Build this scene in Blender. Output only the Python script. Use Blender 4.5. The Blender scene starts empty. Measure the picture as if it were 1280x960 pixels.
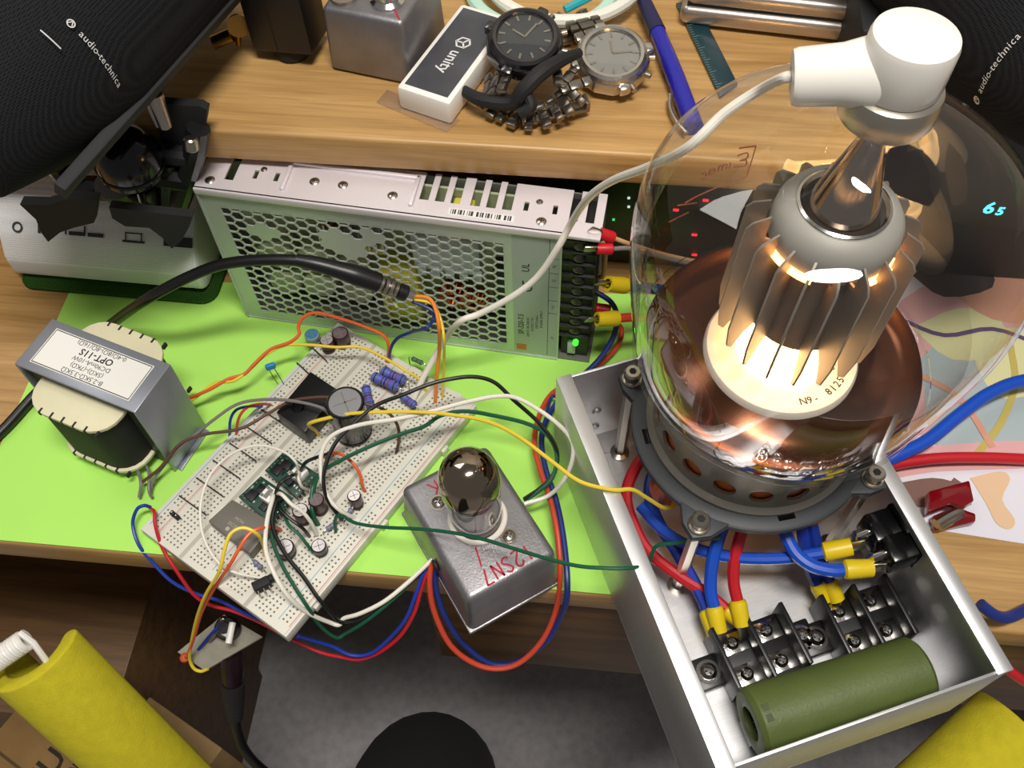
import bpy, bmesh, math, random
from mathutils import Vector as V, Matrix as MX
random.seed(7)
S = 0.001                      # the scene is written in millimetres
PI = math.pi
sc = bpy.context.scene
COL = sc.collection

# ------------------------------------------------------------------ camera
F_PX, PITCH, ROLL, YAW, CAM_H = 1206.996, 1.0112225, -0.0321312, -0.1262070, 487.476
def cam_basis():
    c, s = math.cos(PITCH), math.sin(PITCH); cy, sy = math.cos(YAW), math.sin(YAW)
    fwd = V((sy*c, cy*c, -s)); right = V((cy, -sy, 0)); up = right.cross(fwd)
    cr, sr = math.cos(ROLL), math.sin(ROLL)
    return right*cr + up*sr, up*cr - right*sr, fwd
CR, CU, CW = cam_basis()
CO = V((0, 0, CAM_H))
cam = bpy.data.cameras.new('camera')
co = bpy.data.objects.new('camera', cam); COL.objects.link(co)
cam.sensor_fit = 'HORIZONTAL'; cam.sensor_width = 36; cam.lens = 36*F_PX/1280; cam.clip_start = 0.01; cam.clip_end = 50
m = MX((CR, CU, -CW)).transposed().to_4x4(); m.translation = CO*S
co.matrix_world = m
sc.camera = co
def U(px, py, z=None, y=None):
    """the world point (mm) seen at a photo pixel, at height z or depth y"""
    d = CW + CR*((px-640)/F_PX) - CU*((py-480)/F_PX)
    t = (z-CAM_H)/d.z if y is None else y/d.y
    return CO + d*t

# ------------------------------------------------------------------ materials
def srgb(h):
    h = h.lstrip('#'); o = []
    for i in (0, 2, 4):
        v = int(h[i:i+2], 16)/255
        o.append(v/12.92 if v <= 0.04045 else ((v+0.055)/1.055)**2.4)
    return (*o, 1)
MATS = {}
def mat(name, col='#808080', rough=.5, metal=0, spec=None, noise=0, nscale=80, bump=0, bscale=400, emit=None, estr=0, alpha=None, trans=0, coat=0, stretch=None):
    if name in MATS: return MATS[name]
    m = bpy.data.materials.new(name); m.use_nodes = True; MATS[name] = m
    n = m.node_tree.nodes; l = m.node_tree.links; b = n['Principled BSDF']
    c = srgb(col)
    b.inputs['Base Color'].default_value = c
    b.inputs['Roughness'].default_value = rough; b.inputs['Metallic'].default_value = metal
    if spec is not None: b.inputs['Specular IOR Level'].default_value = spec
    if coat: b.inputs['Coat Weight'].default_value = coat; b.inputs['Coat Roughness'].default_value = .1
    if trans: b.inputs['Transmission Weight'].default_value = trans
    if emit: b.inputs['Emission Color'].default_value = srgb(emit); b.inputs['Emission Strength'].default_value = estr
    tc = n.new('ShaderNodeTexCoord'); mp = n.new('ShaderNodeMapping'); l.new(tc.outputs['Object'], mp.inputs['Vector'])
    if stretch: mp.inputs['Scale'].default_value = stretch
    if noise:
        t = n.new('ShaderNodeTexNoise'); t.inputs['Scale'].default_value = nscale; t.inputs['Detail'].default_value = 4
        l.new(mp.outputs['Vector'], t.inputs['Vector'])
        r = n.new('ShaderNodeValToRGB')
        r.color_ramp.elements[0].position = .3; r.color_ramp.elements[1].position = .7
        r.color_ramp.elements[0].color = (*[max(0, x*(1-noise)) for x in c[:3]], 1)
        r.color_ramp.elements[1].color = (*[min(1, x*(1+noise)) for x in c[:3]], 1)
        l.new(t.outputs['Fac'], r.inputs['Fac']); l.new(r.outputs['Color'], b.inputs['Base Color'])
    if bump:
        t2 = n.new('ShaderNodeTexNoise'); t2.inputs['Scale'].default_value = bscale
        l.new(mp.outputs['Vector'], t2.inputs['Vector'])
        bp = n.new('ShaderNodeBump'); bp.inputs['Strength'].default_value = bump; bp.inputs['Distance'].default_value = .001
        l.new(t2.outputs['Fac'], bp.inputs['Height']); l.new(bp.outputs['Normal'], b.inputs['Normal'])
    return m
def wood(name, dark, light, rough=.4):
    m = mat(name, light, rough); n = m.node_tree.nodes; l = m.node_tree.links; b = n['Principled BSDF']
    tc = n['Texture Coordinate']; mp = n['Mapping']; mp.inputs['Scale'].default_value = (3, 45, 45)
    t = n.new('ShaderNodeTexNoise'); t.inputs['Scale'].default_value = 2.2; t.inputs['Detail'].default_value = 6; t.inputs['Distortion'].default_value = .6
    l.new(mp.outputs['Vector'], t.inputs['Vector'])
    r = n.new('ShaderNodeValToRGB'); e = r.color_ramp.elements
    e[0].position = .3; e[0].color = srgb(dark); e[1].position = .68; e[1].color = srgb(light)
    l.new(t.outputs['Fac'], r.inputs['Fac'])
    mp2 = n.new('ShaderNodeMapping'); mp2.inputs['Scale'].default_value = (25, 600, 600); l.new(tc.outputs['Object'], mp2.inputs['Vector'])
    t2 = n.new('ShaderNodeTexNoise'); t2.inputs['Scale'].default_value = 1; l.new(mp2.outputs['Vector'], t2.inputs['Vector'])
    mx = n.new('ShaderNodeMix'); mx.data_type = 'RGBA'; mx.blend_type = 'MULTIPLY'; mx.inputs['Factor'].default_value = .35
    l.new(r.outputs['Color'], mx.inputs[6]); l.new(t2.outputs['Color'], mx.inputs[7])
    r2 = n.new('ShaderNodeValToRGB'); r2.color_ramp.elements[0].position = .3; r2.color_ramp.elements[0].color = (.45, .42, .4, 1); r2.color_ramp.elements[1].position = .6
    l.new(t2.outputs['Fac'], r2.inputs['Fac']); l.new(r2.outputs['Color'], mx.inputs[7])
    l.new(mx.outputs[2], b.inputs['Base Color'])
    return m
def mesh_cloth(name, dark, light, scale=900, rough=.9):
    """woven net: fine checker of two tones with bump"""
    m = mat(name, light, rough, spec=.15); n = m.node_tree.nodes; l = m.node_tree.links; b = n['Principled BSDF']
    w1 = n.new('ShaderNodeTexVoronoi'); w1.inputs['Scale'].default_value = scale; w1.inputs['Randomness'].default_value = .15
    l.new(n['Mapping'].outputs['Vector'], w1.inputs['Vector'])
    r = n.new('ShaderNodeValToRGB'); r.color_ramp.elements[0].position = .2; r.color_ramp.elements[0].color = srgb(dark)
    r.color_ramp.elements[1].position = .55; r.color_ramp.elements[1].color = srgb(light)
    l.new(w1.outputs['Distance'], r.inputs['Fac']); l.new(r.outputs['Color'], b.inputs['Base Color'])
    bp = n.new('ShaderNodeBump'); bp.inputs['Strength'].default_value = .5; bp.inputs['Distance'].default_value = .0006
    l.new(w1.outputs['Distance'], bp.inputs['Height']); l.new(bp.outputs['Normal'], b.inputs['Normal'])
    return m
def glass(name, tint=(.97, .98, .97), refl=(1, 1, 1), ior=1.5, rough=.015, mult=1.0):
    """thin clear wall: see-through with a Fresnel mirror sheen"""
    if name in MATS: return MATS[name]
    m = bpy.data.materials.new(name); m.use_nodes = True; MATS[name] = m
    n = m.node_tree.nodes; l = m.node_tree.links; n.clear()
    o = n.new('ShaderNodeOutputMaterial'); mx = n.new('ShaderNodeMixShader'); t = n.new('ShaderNodeBsdfTransparent'); g = n.new('ShaderNodeBsdfGlossy')
    lw = n.new('ShaderNodeLayerWeight'); lw.inputs['Blend'].default_value = .5      # same on both faces of the wall
    pw = n.new('ShaderNodeMath'); pw.operation = 'POWER'; pw.inputs[1].default_value = 5; l.new(lw.outputs['Facing'], pw.inputs[0])
    ml = n.new('ShaderNodeMath'); ml.operation = 'MULTIPLY_ADD'; ml.inputs[1].default_value = .8*mult; ml.inputs[2].default_value = .04*mult; ml.use_clamp = True
    l.new(pw.outputs[0], ml.inputs[0])
    t.inputs['Color'].default_value = (*tint, 1); g.inputs['Color'].default_value = (*refl, 1); g.inputs['Roughness'].default_value = rough
    l.new(ml.outputs[0], mx.inputs[0]); l.new(t.outputs[0], mx.inputs[1]); l.new(g.outputs[0], mx.inputs[2]); l.new(mx.outputs[0], o.inputs[0])
    return m

# ------------------------------------------------------------------ builders
def rot(x=0, y=0, z=0):
    return MX.Rotation(z, 4, 'Z') @ MX.Rotation(y, 4, 'Y') @ MX.Rotation(x, 4, 'X')
def T(x, y, z): return MX.Translation((x, y, z))
def z_to(d):
    """rotation taking +Z to direction d"""
    return V((0, 0, 1)).rotation_difference(V(d).normalized()).to_matrix().to_4x4()
def frame(o, xdir, zdir):
    z = V(zdir).normalized(); x = V(xdir); x = (x - z*x.dot(z)).normalized(); y = z.cross(x)
    m = MX((x, y, z)).transposed().to_4x4(); m.translation = V(o); return m
def smooth_pts(pts, n=6):
    P = [V(p) for p in pts]
    if len(P) < 3: return P
    P = [P[0]*2-P[1]] + P + [P[-1]*2-P[-2]]; out = []
    for i in range(1, len(P)-2):
        p0, p1, p2, p3 = P[i-1:i+3]
        for k in range(n):
            t = k/n
            out.append(.5*((2*p1) + (p2-p0)*t + (2*p0-5*p1+4*p2-p3)*t*t + (3*p1-p0-3*p2+p3)*t**3))
    out.append(P[-2]); return out
class B:
    def __init__(s): s.bm = bmesh.new(); s.cur = MX.Identity(4)
    def at(s, m): s.cur = m; return s
    def v(s, p): return s.bm.verts.new(s.cur @ V(p))
    def f(s, vs, mi=0):
        try: f = s.bm.faces.new(vs); f.material_index = mi; return f
        except ValueError: return None
    def poly(s, pts, mi=0): return s.f([s.v(p) for p in pts], mi)
    def add(s, t, m=None, mi=0):
        t.normal_update(); M = s.cur @ m if m is not None else s.cur; mp = {}
        for a in t.verts: mp[a] = s.bm.verts.new(M @ a.co)
        for f in t.faces:
            try: g = s.bm.faces.new([mp[a] for a in f.verts]); g.material_index = mi
            except ValueError: pass
        t.free(); return s
    def box(s, c, d, m=None, bev=0, seg=2, mi=0, taper=None):
        t = bmesh.new(); bmesh.ops.create_cube(t, size=1)
        for a in t.verts:
            k = 1 if taper is None or a.co.z < 0 else taper
            a.co = V((a.co.x*d[0]*k, a.co.y*d[1]*k, a.co.z*d[2]))
        if bev: bmesh.ops.bevel(t, geom=t.edges[:], offset=bev, segments=seg, profile=.5, affect='EDGES')
        return s.add(t, T(*c) @ (m if m is not None else MX.Identity(4)), mi)
    def bx(s, x0, x1, y0, y1, z0, z1, **k): return s.box(((x0+x1)/2, (y0+y1)/2, (z0+z1)/2), (abs(x1-x0), abs(y1-y0), abs(z1-z0)), **k)
    def lathe(s, prof, seg=32, m=None, mi=0, a0=0, a1=2*PI):
        M = m if m is not None else MX.Identity(4); full = abs(a1-a0-2*PI) < 1e-6; n = seg if full else seg+1; rings = []
        for r, z in prof:
            if r <= 1e-6: rings.append([s.v(M @ V((0, 0, z)))])
            else: rings.append([s.v(M @ V((r*math.cos(a0+(a1-a0)*i/seg), r*math.sin(a0+(a1-a0)*i/seg), z))) for i in range(n)])
        for A, C in zip(rings, rings[1:]):
            for i in range(seg):
                j = (i+1) % n
                if len(A) == 1 and len(C) == 1: continue
                if len(A) == 1: s.f([A[0], C[j], C[i]], mi)
                elif len(C) == 1: s.f([A[i], A[j], C[0]], mi)
                else: s.f([A[i], A[j], C[j], C[i]], mi)
        return s
    def cyl(s, p0, p1, r, r1=None, seg=16, mi=0, bev=0):
        p0, p1 = V(p0), V(p1); r1 = r if r1 is None else r1; L = (p1-p0).length
        pr = [(0, 0), (r-bev, 0), (r, bev), (r1, L-bev), (r1-bev, L), (0, L)] if bev else [(0, 0), (r, 0), (r1, L), (0, L)]
        return s.lathe(pr, seg, T(*p0) @ z_to(p1-p0), mi)
    def tube(s, pts, r, seg=8, n=6, mi=0, caps=True, raw=False):
        P = [V(p) for p in pts] if raw else smooth_pts(pts, n)
        rr = r if isinstance(r, (list, tuple)) else [r]*len(P)
        if isinstance(r, (list, tuple)) and len(r) != len(P):
            k = len(r)-1; rr = []
            for i in range(len(P)):
                t = i/(len(P)-1)*k; a = min(int(t), k-1); rr.append(r[a]+(r[a+1]-r[a])*(t-a))
        t0 = (P[1]-P[0]).normalized(); u = t0.orthogonal().normalized(); rings = []
        for i, p in enumerate(P):
            t1 = (P[min(i+1, len(P)-1)]-P[max(i-1, 0)]).normalized()
            q = t0.rotation_difference(t1); u = (q @ u); u = (u - t1*u.dot(t1)).normalized(); w = t1.cross(u); t0 = t1
            rings.append([s.v(p+(u*math.cos(2*PI*k/seg)+w*math.sin(2*PI*k/seg))*rr[i]) for k in range(seg)])
        for A, C in zip(rings, rings[1:]):
            for k in range(seg): s.f([A[k], A[(k+1) % seg], C[(k+1) % seg], C[k]], mi)
        if caps: s.f(rings[0][::-1], mi); s.f(rings[-1], mi)
        return s
    def prism(s, poly, z0, z1, m=None, mi=0, bev=0):
        t = bmesh.new(); vs = [t.verts.new((x, y, z0)) for x, y in poly]; f = t.faces.new(vs)
        r = bmesh.ops.extrude_face_region(t, geom=[f])
        for e in r['geom']:
            if isinstance(e, bmesh.types.BMVert): e.co.z = z1
        bmesh.ops.recalc_face_normals(t, faces=t.faces[:])
        if bev: bmesh.ops.bevel(t, geom=[e for e in t.edges], offset=bev, segments=2, profile=.5, affect='EDGES')
        return s.add(t, m, mi)
    def ball(s, c, r, m=None, seg=16, mi=0, sc=(1, 1, 1)):
        t = bmesh.new(); bmesh.ops.create_uvsphere(t, u_segments=seg, v_segments=max(6, seg//2), radius=r)
        for a in t.verts: a.co = V((a.co.x*sc[0], a.co.y*sc[1], a.co.z*sc[2]))
        return s.add(t, T(*c) @ (m if m is not None else MX.Identity(4)), mi)
    def text(s, txt, size, m, mi=0, bold=0, align='CENTER', ext=0.02):
        cu = bpy.data.curves.new('t', 'FONT'); cu.body = txt; cu.size = size; cu.align_x = align; cu.align_y = 'CENTER'; cu.offset = bold; cu.resolution_u = 2
        o = bpy.data.objects.new('t', cu); COL.objects.link(o); dg = bpy.context.evaluated_depsgraph_get(); dg.update()
        me = bpy.data.meshes.new_from_object(o.evaluated_get(dg)); t = bmesh.new(); t.from_mesh(me)
        bpy.data.objects.remove(o); bpy.data.curves.remove(cu); bpy.data.meshes.remove(me)
        return s.add(t, m, mi)
    def stroke(s, lines, m, w=.5, mi=0, n=4):
        """flat pen strokes: polylines in the xy plane of m"""
        for ln in lines:
            P = smooth_pts([V((x, y, 0)) for x, y in ln], n); L = []
            for i, p in enumerate(P):
                d = (P[min(i+1, len(P)-1)]-P[max(i-1, 0)]); d = d.normalized() if d.length > 1e-6 else V((1, 0, 0)); nn = V((-d.y, d.x, 0))*w/2
                L.append((s.v(m @ (p+nn)), s.v(m @ (p-nn))))
            for a, c in zip(L, L[1:]): s.f([a[0], a[1], c[1], c[0]], mi)
        return s
    def mesh(s, name, mats, angle=35, recalc=True):
        if recalc: bmesh.ops.recalc_face_normals(s.bm, faces=s.bm.faces[:])
        s.bm.transform(MX.Scale(S, 4)); me = bpy.data.meshes.new(name); s.bm.to_mesh(me); s.bm.free()
        for m in mats if isinstance(mats, (list, tuple)) else [mats]: me.materials.append(m)
        me.polygons.foreach_set('use_smooth', [True]*len(me.polygons)); me.set_sharp_from_angle(angle=math.radians(angle))
        return me
def tag(o, label, cat, group=None):
    o['label'] = label; o['category'] = cat
    if group: o['group'] = group
    return o
class Thing:
    def __init__(s, name, label, cat, m=None, group=None):
        s.m = m if m is not None else MX.Identity(4); s.inv = s.m.inverted()
        s.o = bpy.data.objects.new(name, None); COL.objects.link(s.o); s.o.empty_display_size = .01
        mm = s.m.copy(); mm.translation = mm.translation*S; s.o.matrix_world = mm
        tag(s.o, label, cat, group)
    def L(s, px, py, z=None, y=None): return s.inv @ U(px, py, z, y)
    def part(s, name, b, mats, parent=None, label=None, angle=35, recalc=True, kind=None):
        o = bpy.data.objects.new(name, b.mesh(name, mats, angle, recalc)); COL.objects.link(o); o.parent = parent or s.o
        if label: o['label'] = label
        if kind: o['kind'] = kind
        return o
def solo(name, label, cat, b, mats, group=None, angle=35, kind=None, recalc=True):
    vs = [a.co for a in b.bm.verts]
    c = V(((min(a.x for a in vs)+max(a.x for a in vs))/2, (min(a.y for a in vs)+max(a.y for a in vs))/2, min(a.z for a in vs)))
    b.bm.transform(T(*-c)); o = bpy.data.objects.new(name, b.mesh(name, mats, angle, recalc)); COL.objects.link(o); o.location = c*S
    if kind: o['kind'] = kind
    else: tag(o, label, cat, group)
    return o
def pts(lst):
    """photo points: (px, py, z) or (px, py, None, y) or a Vector"""
    return [p if isinstance(p, V) else U(*p) for p in lst]
def wire(name, label, lst, r, m, cat='wire', group=None, seg=8):
    return solo(name, label, cat, B().tube(pts(lst), r, seg), m, group)

# ------------------------------------------------------------------ palette
desk_wood = wood('desk wood', '#a27a44', '#c49c62', .42)
dark_wood = wood('dark wood', '#5c4020', '#7a5830', .5)
carpet = mat('carpet', '#a7a4a6', .95, noise=.12, nscale=90, bump=.6, bscale=300)
wallm = mat('wall paint', '#c9c4b8', .9, noise=.04, nscale=6)
lime = mat('lime paper', '#aee866', .75, noise=.03, nscale=14)
alu = mat('brushed aluminium', '#d2d2d4', .42, .85, noise=.06, nscale=120, stretch=(1, 12, 1))
alu_top = mat('aluminium edge', '#e2e2e4', .38, .9)
zinc = mat('zinc plated steel', '#e4dde2', .42, .35, noise=.04, nscale=20)
steel_mesh = mat('galvanised steel', '#c2cac4', .45, .5)
cast = mat('die cast aluminium', '#8f8d90', .42, .75, noise=.12, nscale=70, bump=.15, bscale=900)
chrome = mat('chrome', '#e4e0dc', .14, 1)
nickel = mat('nickel', '#b9b1a6', .28, 1)
brass = mat('brass', '#b08a45', .3, 1)
copper = mat('copper', '#c8703c', .35, .9)
blk = mat('black plastic', '#141416', .38)
blk_matte = mat('black rubber', '#18181a', .7)
blk_gloss = mat('glossy black', '#0c0c0e', .16)
white_p = mat('white plastic', '#efece6', .4)
cream = mat('cream nylon', '#dcd6b4', .5, noise=.04, nscale=60)
grey_p = mat('grey plastic', '#77766f', .5)
red_w = mat('red insulation', '#c0202a', .35)
redo_w = mat('orange red insulation', '#c8452c', .4)
blue_w = mat('blue insulation', '#1e3aa0', .38)
blueb_w = mat('bright blue insulation', '#1a4fc0', .35)
navy_w = mat('dark blue insulation', '#1c2f78', .4)
yel_w = mat('yellow insulation', '#e8cc3c', .42)
org_w = mat('orange insulation', '#e8862a', .42)
oranger_w = mat('deep orange insulation', '#e0602c', .42)
grn_w = mat('dark green insulation', '#12553a', .42)
wht_w = mat('white insulation', '#e9e4d8', .42)
blk_w = mat('black insulation', '#111112', .4)
brn_w = mat('brown insulation', '#5c4034', .45)
gry_w = mat('grey insulation', '#7c7674', .45)
tan_w = mat('tan insulation', '#c79a6a', .45)
yel_lug = mat('yellow crimp sleeve', '#e0c31c', .4)
red_lug = mat('red crimp sleeve', '#c81f2c', .4)
maroon = mat('maroon sleeve', '#3c1a20', .35)
ink = mat('black ink', '#1c1c1e', .7)
inkr = mat('red marker ink', '#b01a30', .6)
white_ink = mat('white print', '#d8d8d8', .7)
yfoam = mat('yellow foam', '#c6ba1e', .9, noise=.07, nscale=160, bump=.3, bscale=900)
# ------------------------------------------------------------------ setting
FLOOR = -720
DESK_Y = 177
solo('floor', '', '', B().bx(-1600, 1600, -1600, 1100, FLOOR-20, FLOOR), carpet, kind='structure')
solo('wall_back', '', '', B().bx(-1600, 1600, 900, 930, FLOOR, 1500), wallm, kind='structure')

t = Thing('desk', 'brown wood-grain desk with a rounded front edge holding all the electronics', 'desk', T(0, DESK_Y, 0))
t.part('desktop', B().bx(-900, 900, 0, 722, -22, 0, bev=3, seg=3), desk_wood)
t.part('drawer_front', B().bx(-76, 620, 4, 24, -152, -22, bev=1), dark_wood)
t.part('side_panel', B().bx(-900, -370, 120, 720, FLOOR, -22.5, bev=1), dark_wood)
t.part('side_panel', B().bx(600, 880, 26, 720, FLOOR, -22.5, bev=1), dark_wood)
t.part('back_panel', B().bx(-369, 599, 640, 655, FLOOR+200, -22.5), dark_wood)

t = Thing('cabinet', 'low dark brown wooden cabinet standing below the left front edge of the desk', 'cabinet', T(0, 0, 0))
t.part('body', B().bx(-800, -362, 150, 296, FLOOR, -330, bev=2), dark_wood)

SH = 141; SHY = 354
t = Thing('desk_shelf', 'raised wooden shelf along the back of the desk with watches and boxes on it', 'shelf', T(0, SHY, 0))
t.part('shelf_board', B().bx(-800, 140, 0, 330, SH-21, SH, bev=2.5, seg=3), desk_wood)
t.part('support_panel', B().bx(-800, -780, 12, 326, 0, SH-21, bev=.5), dark_wood)
t.part('support_leg', B().bx(112, 124, 40, 326, 0.2, SH-21, bev=.5), blk_matte)
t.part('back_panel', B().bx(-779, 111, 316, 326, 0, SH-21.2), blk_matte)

# green sheet on the desk
b = B()
P = [U(95, 348, 0), U(0, 565, 0), V((-330, DESK_Y+1, 0)), V((62, DESK_Y+1, 0)), V((62, 250, 0)), V((40, 300, 0)), V((75, 378, 0))]
P[1] = V((-342, 236, 0))
b.prism([(p.x, p.y) for p in [P[0], U(16, 523, 0), U(-40, 648, 0), V((U(-40, 648, 0).x-8, DESK_Y+1, 0)), P[3], P[4], P[6]]], .05, .5)
solo('green_paper', 'bright lime green paper sheet covering the desk under the circuit boards', 'paper', b, lime)

# printed illustration sheet at the right
pc = [mat('sheet paper', '#dedce6', .8), mat('ink skin', '#e0bd9a', .8), mat('ink pink', '#dca8a8', .8), mat('ink pale yellow', '#d8d4a0', .8),
      mat('ink blue grey', '#a9b6b8', .8), mat('ink purple', '#5a4470', .8), mat('ink brown', '#7a5a52', .8), mat('ink dark', '#3a322e', .8), mat('ink peach', '#d49a80', .8), mat('ink ochre', '#bfae5c', .8)]
b = B()
A = U(1180, 664, 0); Bq = U(1280, 680, 0); dx = (Bq-A).normalized()
fr = lambda k: A + dx*k
C = [fr(-75), fr(190), fr(190)+V((30, 215, 0)), fr(-60)+V((20, 190, 0))]
b.prism([(p.x, p.y) for p in C], .05, .35)
zz = [.4]
def patch(px, mi):
    zz[0] += .04
    q = smooth_pts([U(x, y, 0) for x, y in px]+[U(*px[0], 0)], 3)[:-1]
    b.poly([(p.x, p.y, zz[0]) for p in q], mi)
def line(px, mi, w):
    zz[0] += .04
    q = smooth_pts([U(x, y, 0) for x, y in px], 4)
    b.stroke([[(p.x, p.y) for p in q]], T(0, 0, zz[0]), w, mi, 1)
patch([(1100, 420), (1150, 360), (1300, 350), (1330, 470), (1290, 560), (1140, 540)], 2)
patch([(1150, 450), (1190, 420), (1290, 430), (1330, 540), (1250, 570), (1170, 560)], 4)
patch([(1140, 410), (1200, 385), (1250, 400), (1255, 440), (1190, 450)], 3)
patch([(1215, 430), (1275, 410), (1320, 470), (1260, 500), (1225, 470)], 3)
patch([(1180, 360), (1230, 340), (1300, 350), (1310, 400), (1240, 400)], 8)
patch([(1140, 345), (1180, 320), (1230, 330), (1240, 360), (1180, 372)], 7)
patch([(1095, 575), (1150, 560), (1300, 552), (1310, 582), (1170, 590), (1100, 600)], 2)
patch([(1212, 598), (1250, 590), (1262, 600), (1252, 625), (1268, 650), (1262, 662), (1245, 655), (1232, 630)], 1)
patch([(1120, 605), (1165, 598), (1195, 606), (1180, 622), (1150, 635), (1125, 625)], 6)
patch([(1060, 470), (1085, 450), (1100, 500), (1090, 560), (1060, 540)], 1)
line([(1262, 430), (1268, 480), (1250, 530), (1215, 575)], 9, 4)
line([(1125, 400), (1180, 420), (1240, 412), (1300, 432)], 5, 3)
line([(1110, 380), (1140, 420), (1150, 480), (1130, 540)], 5, 2)
line([(1100, 420), (1108, 480), (1100, 560)], 6, 4)
line([(1190, 600), (1205, 612), (1210, 632)], 6, 3)
line([(1150, 470), (1200, 500), (1240, 560)], 8, 4)
solo('printed_sheet', 'printed colour illustration sheet with pale pink and yellow shapes at the right of the chassis', 'print', b, pc, recalc=False)
# ------------------------------------------------------------------ switching power supply
PL, PT, PH = 215, 30, 115
t = Thing('power_supply', 'silver switching power supply with a honeycomb perforated side, standing on edge', 'power supply', T(-208.0, 337.72, .6) @ rot(z=-.0795))
PSU = t
b = B()
# honeycomb panel: flat-topped hexagons in columns, real holes
R0 = 4.0; px0, px1, pz0, pz1 = 9, 168, 5, 108
def hexcell(cx, cz, hole, th=.8):
    o = [(cx+R0*math.cos(PI/3*k), cz+R0*math.sin(PI/3*k)) for k in range(6)]
    if not hole:
        b.poly([(x, 0, z) for x, z in o]); return
    r = R0*.86; i = [(cx+r*math.cos(PI/3*k), cz+r*math.sin(PI/3*k)) for k in range(6)]
    ov = [b.v((x, 0, z)) for x, z in o]; iv = [b.v((x, 0, z)) for x, z in i]; bv = [b.v((x, th, z)) for x, z in i]
    for k in range(6):
        j = (k+1) % 6; b.f([ov[k], ov[j], iv[j], iv[k]]); b.f([iv[k], iv[j], bv[j], bv[k]])
solid = [(31, 88, 7), (95, 92, 6), (72, 84, 9), (82, 80, 8)]
cols = 26; rows = 14; cx0 = 13; cz0 = 9
for c in range(cols):
    for r in range(rows):
        x = cx0+c*1.5*R0; z = cz0+r*math.sqrt(3)*R0+(math.sqrt(3)/2*R0 if c % 2 else 0)
        if z > 106: continue
        hexcell(x, z, not any((x-a)**2+(z-q)**2 < w*w for a, q, w in solid))
xl, xr = cx0-R0, cx0+(cols-1)*1.5*R0+R0
zb = cz0-R0*.87; zt = cz0+13.5*math.sqrt(3)*R0
# plain border, just behind the comb so that its toothed outline is closed
for (a0, a1, c0, c1) in ((0, xl+2, 0, PH), (xr-2, 196, 0, PH), (xl+2, xr-2, 0, zb+3.2), (xl+2, xr-2, zt-1.5, PH)):
    b.bx(a0, a1, .1, .9, c0, c1)
b.bx(0, 196, -.9, .4, PH-2.2, PH-.6); b.bx(0, 1.2, -.8, .4, 0, PH-1); b.bx(0, 196, -.5, .4, 0, 1.5)
t.part('mesh_panel', b, steel_mesh, label='pale steel side panel pierced by rows of hexagonal holes')
# top cover with slots
b = B()
slots = [(14, 19, 8, 29), (28.5, 31, 11, 17), (40, 42.5, 11, 17)]
slots += [(119+8.3*k, 124+8.3*k, 11, 30) for k in range(3)] + [(146+8.3*k, 151+8.3*k, 11, 30) for k in range(3)]
slots += [(173.5, 176, 12, 18), (188.5, 191, 12, 18), (197.5, 202, 9, 30), (206, 210.5, 9, 30)]
xs = sorted({0, PL} | {x for q in slots for x in q[:2]}); ys = sorted({-1.2, PT} | {y for q in slots for y in q[2:]})
for i in range(len(xs)-1):
    for j in range(len(ys)-1):
        mx_, my_ = (xs[i]+xs[i+1])/2, (ys[j]+ys[j+1])/2
        if any(q[0] < mx_ < q[1] and q[2] < my_ < q[3] for q in slots): continue
        b.bx(xs[i], xs[i+1], ys[j], ys[j+1], PH-1.2, PH)
bmesh.ops.remove_doubles(b.bm, verts=b.bm.verts[:], dist=.001)
b.bx(0, 196, -1.3, -.3, PH-4, PH-.2, bev=.3)
b.bx(196, PL, -1.3, -.3, PH-2, PH-.2, bev=.2)
for c in ((45.5, 48, 5, 26), (114.5, 117, 5, 26), (45.5, 117, 23.5, 26)): b.bx(*c, PH-.2, PH+1.9, bev=.8)
cov = t.part('top_cover', b, zinc, label='silvery top cover with slots and screws')
def screw(b, m, r=2.6, h=1.2, mi=0, slot_mi=1):
    b.at(m); b.lathe([(0, h), (r*.6, h*.9), (r, h*.35), (r, 0), (0, 0)], 16, mi=mi)
    b.box((0, 0, h*.93), (r*1.1, r*.22, .15), mi=slot_mi); b.box((0, 0, h*.93), (r*.22, r*1.1, .15), mi=slot_mi); b.at(MX.Identity(4))
for x, y in ((62, 14), (77.5, 14), (105, 11), (33, 18), (181, 19), (184, 6), (7, 6)):
    s_ = B(); screw(s_, T(x, y, PH), 2.7 if x not in (33, 181) else 1.8); t.part('screw', s_, [nickel, ink], cov)
s_ = B(); s_.bx(136, 170, 3.2, 7.6, PH+.02, PH+.1)
for k in range(34):
    if (k*7) % 5 != 1: s_.bx(137+k*.96, 137+k*.96+(.3+.3*((k*13) % 3)), 3.8, 7, PH+.11, PH+.14, mi=1)
t.part('barcode_label', s_, [mat('label paper', '#e4e2de', .6), ink], cov, label='small white barcode sticker')
# shell
b = B(); b.bx(0, PL, PT-1, PT, 0, PH-1.3); b.bx(0, PL, 1, PT-1, 0, 1); b.bx(0, 1, 1, PT-1, 1, PH-1.3)
t.part('case', b, mat('shade darkened case steel', '#77786f', .5, .3))  # shell darker than the cover: shade behind the holes put into the colour
b = B(); b.bx(6, 194, PT-5, PT-3.4, 4, PH-5)
pcb = t.part('circuit_board', b, mat('pale circuit board', '#a8b08c', .6, noise=.15, nscale=120), label='pale olive circuit board seen through the holes')
b = B(); b.bx(88, 112, 8, PT-5, 6, 52, bev=1.5); b.bx(92, 108, 6.5, PT-5, 10, 48, bev=2)
t.part('transformer', b, mat('yellow tape', '#d6cc52', .45), label='yellow taped transformer inside')
b = B(); b.bx(112, 150, 7, PT-5, 62, 90, bev=1)
for k in range(5): b.bx(114+k*8, 119+k*8, 5.5, 8, 58, 66, bev=.6)
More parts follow.
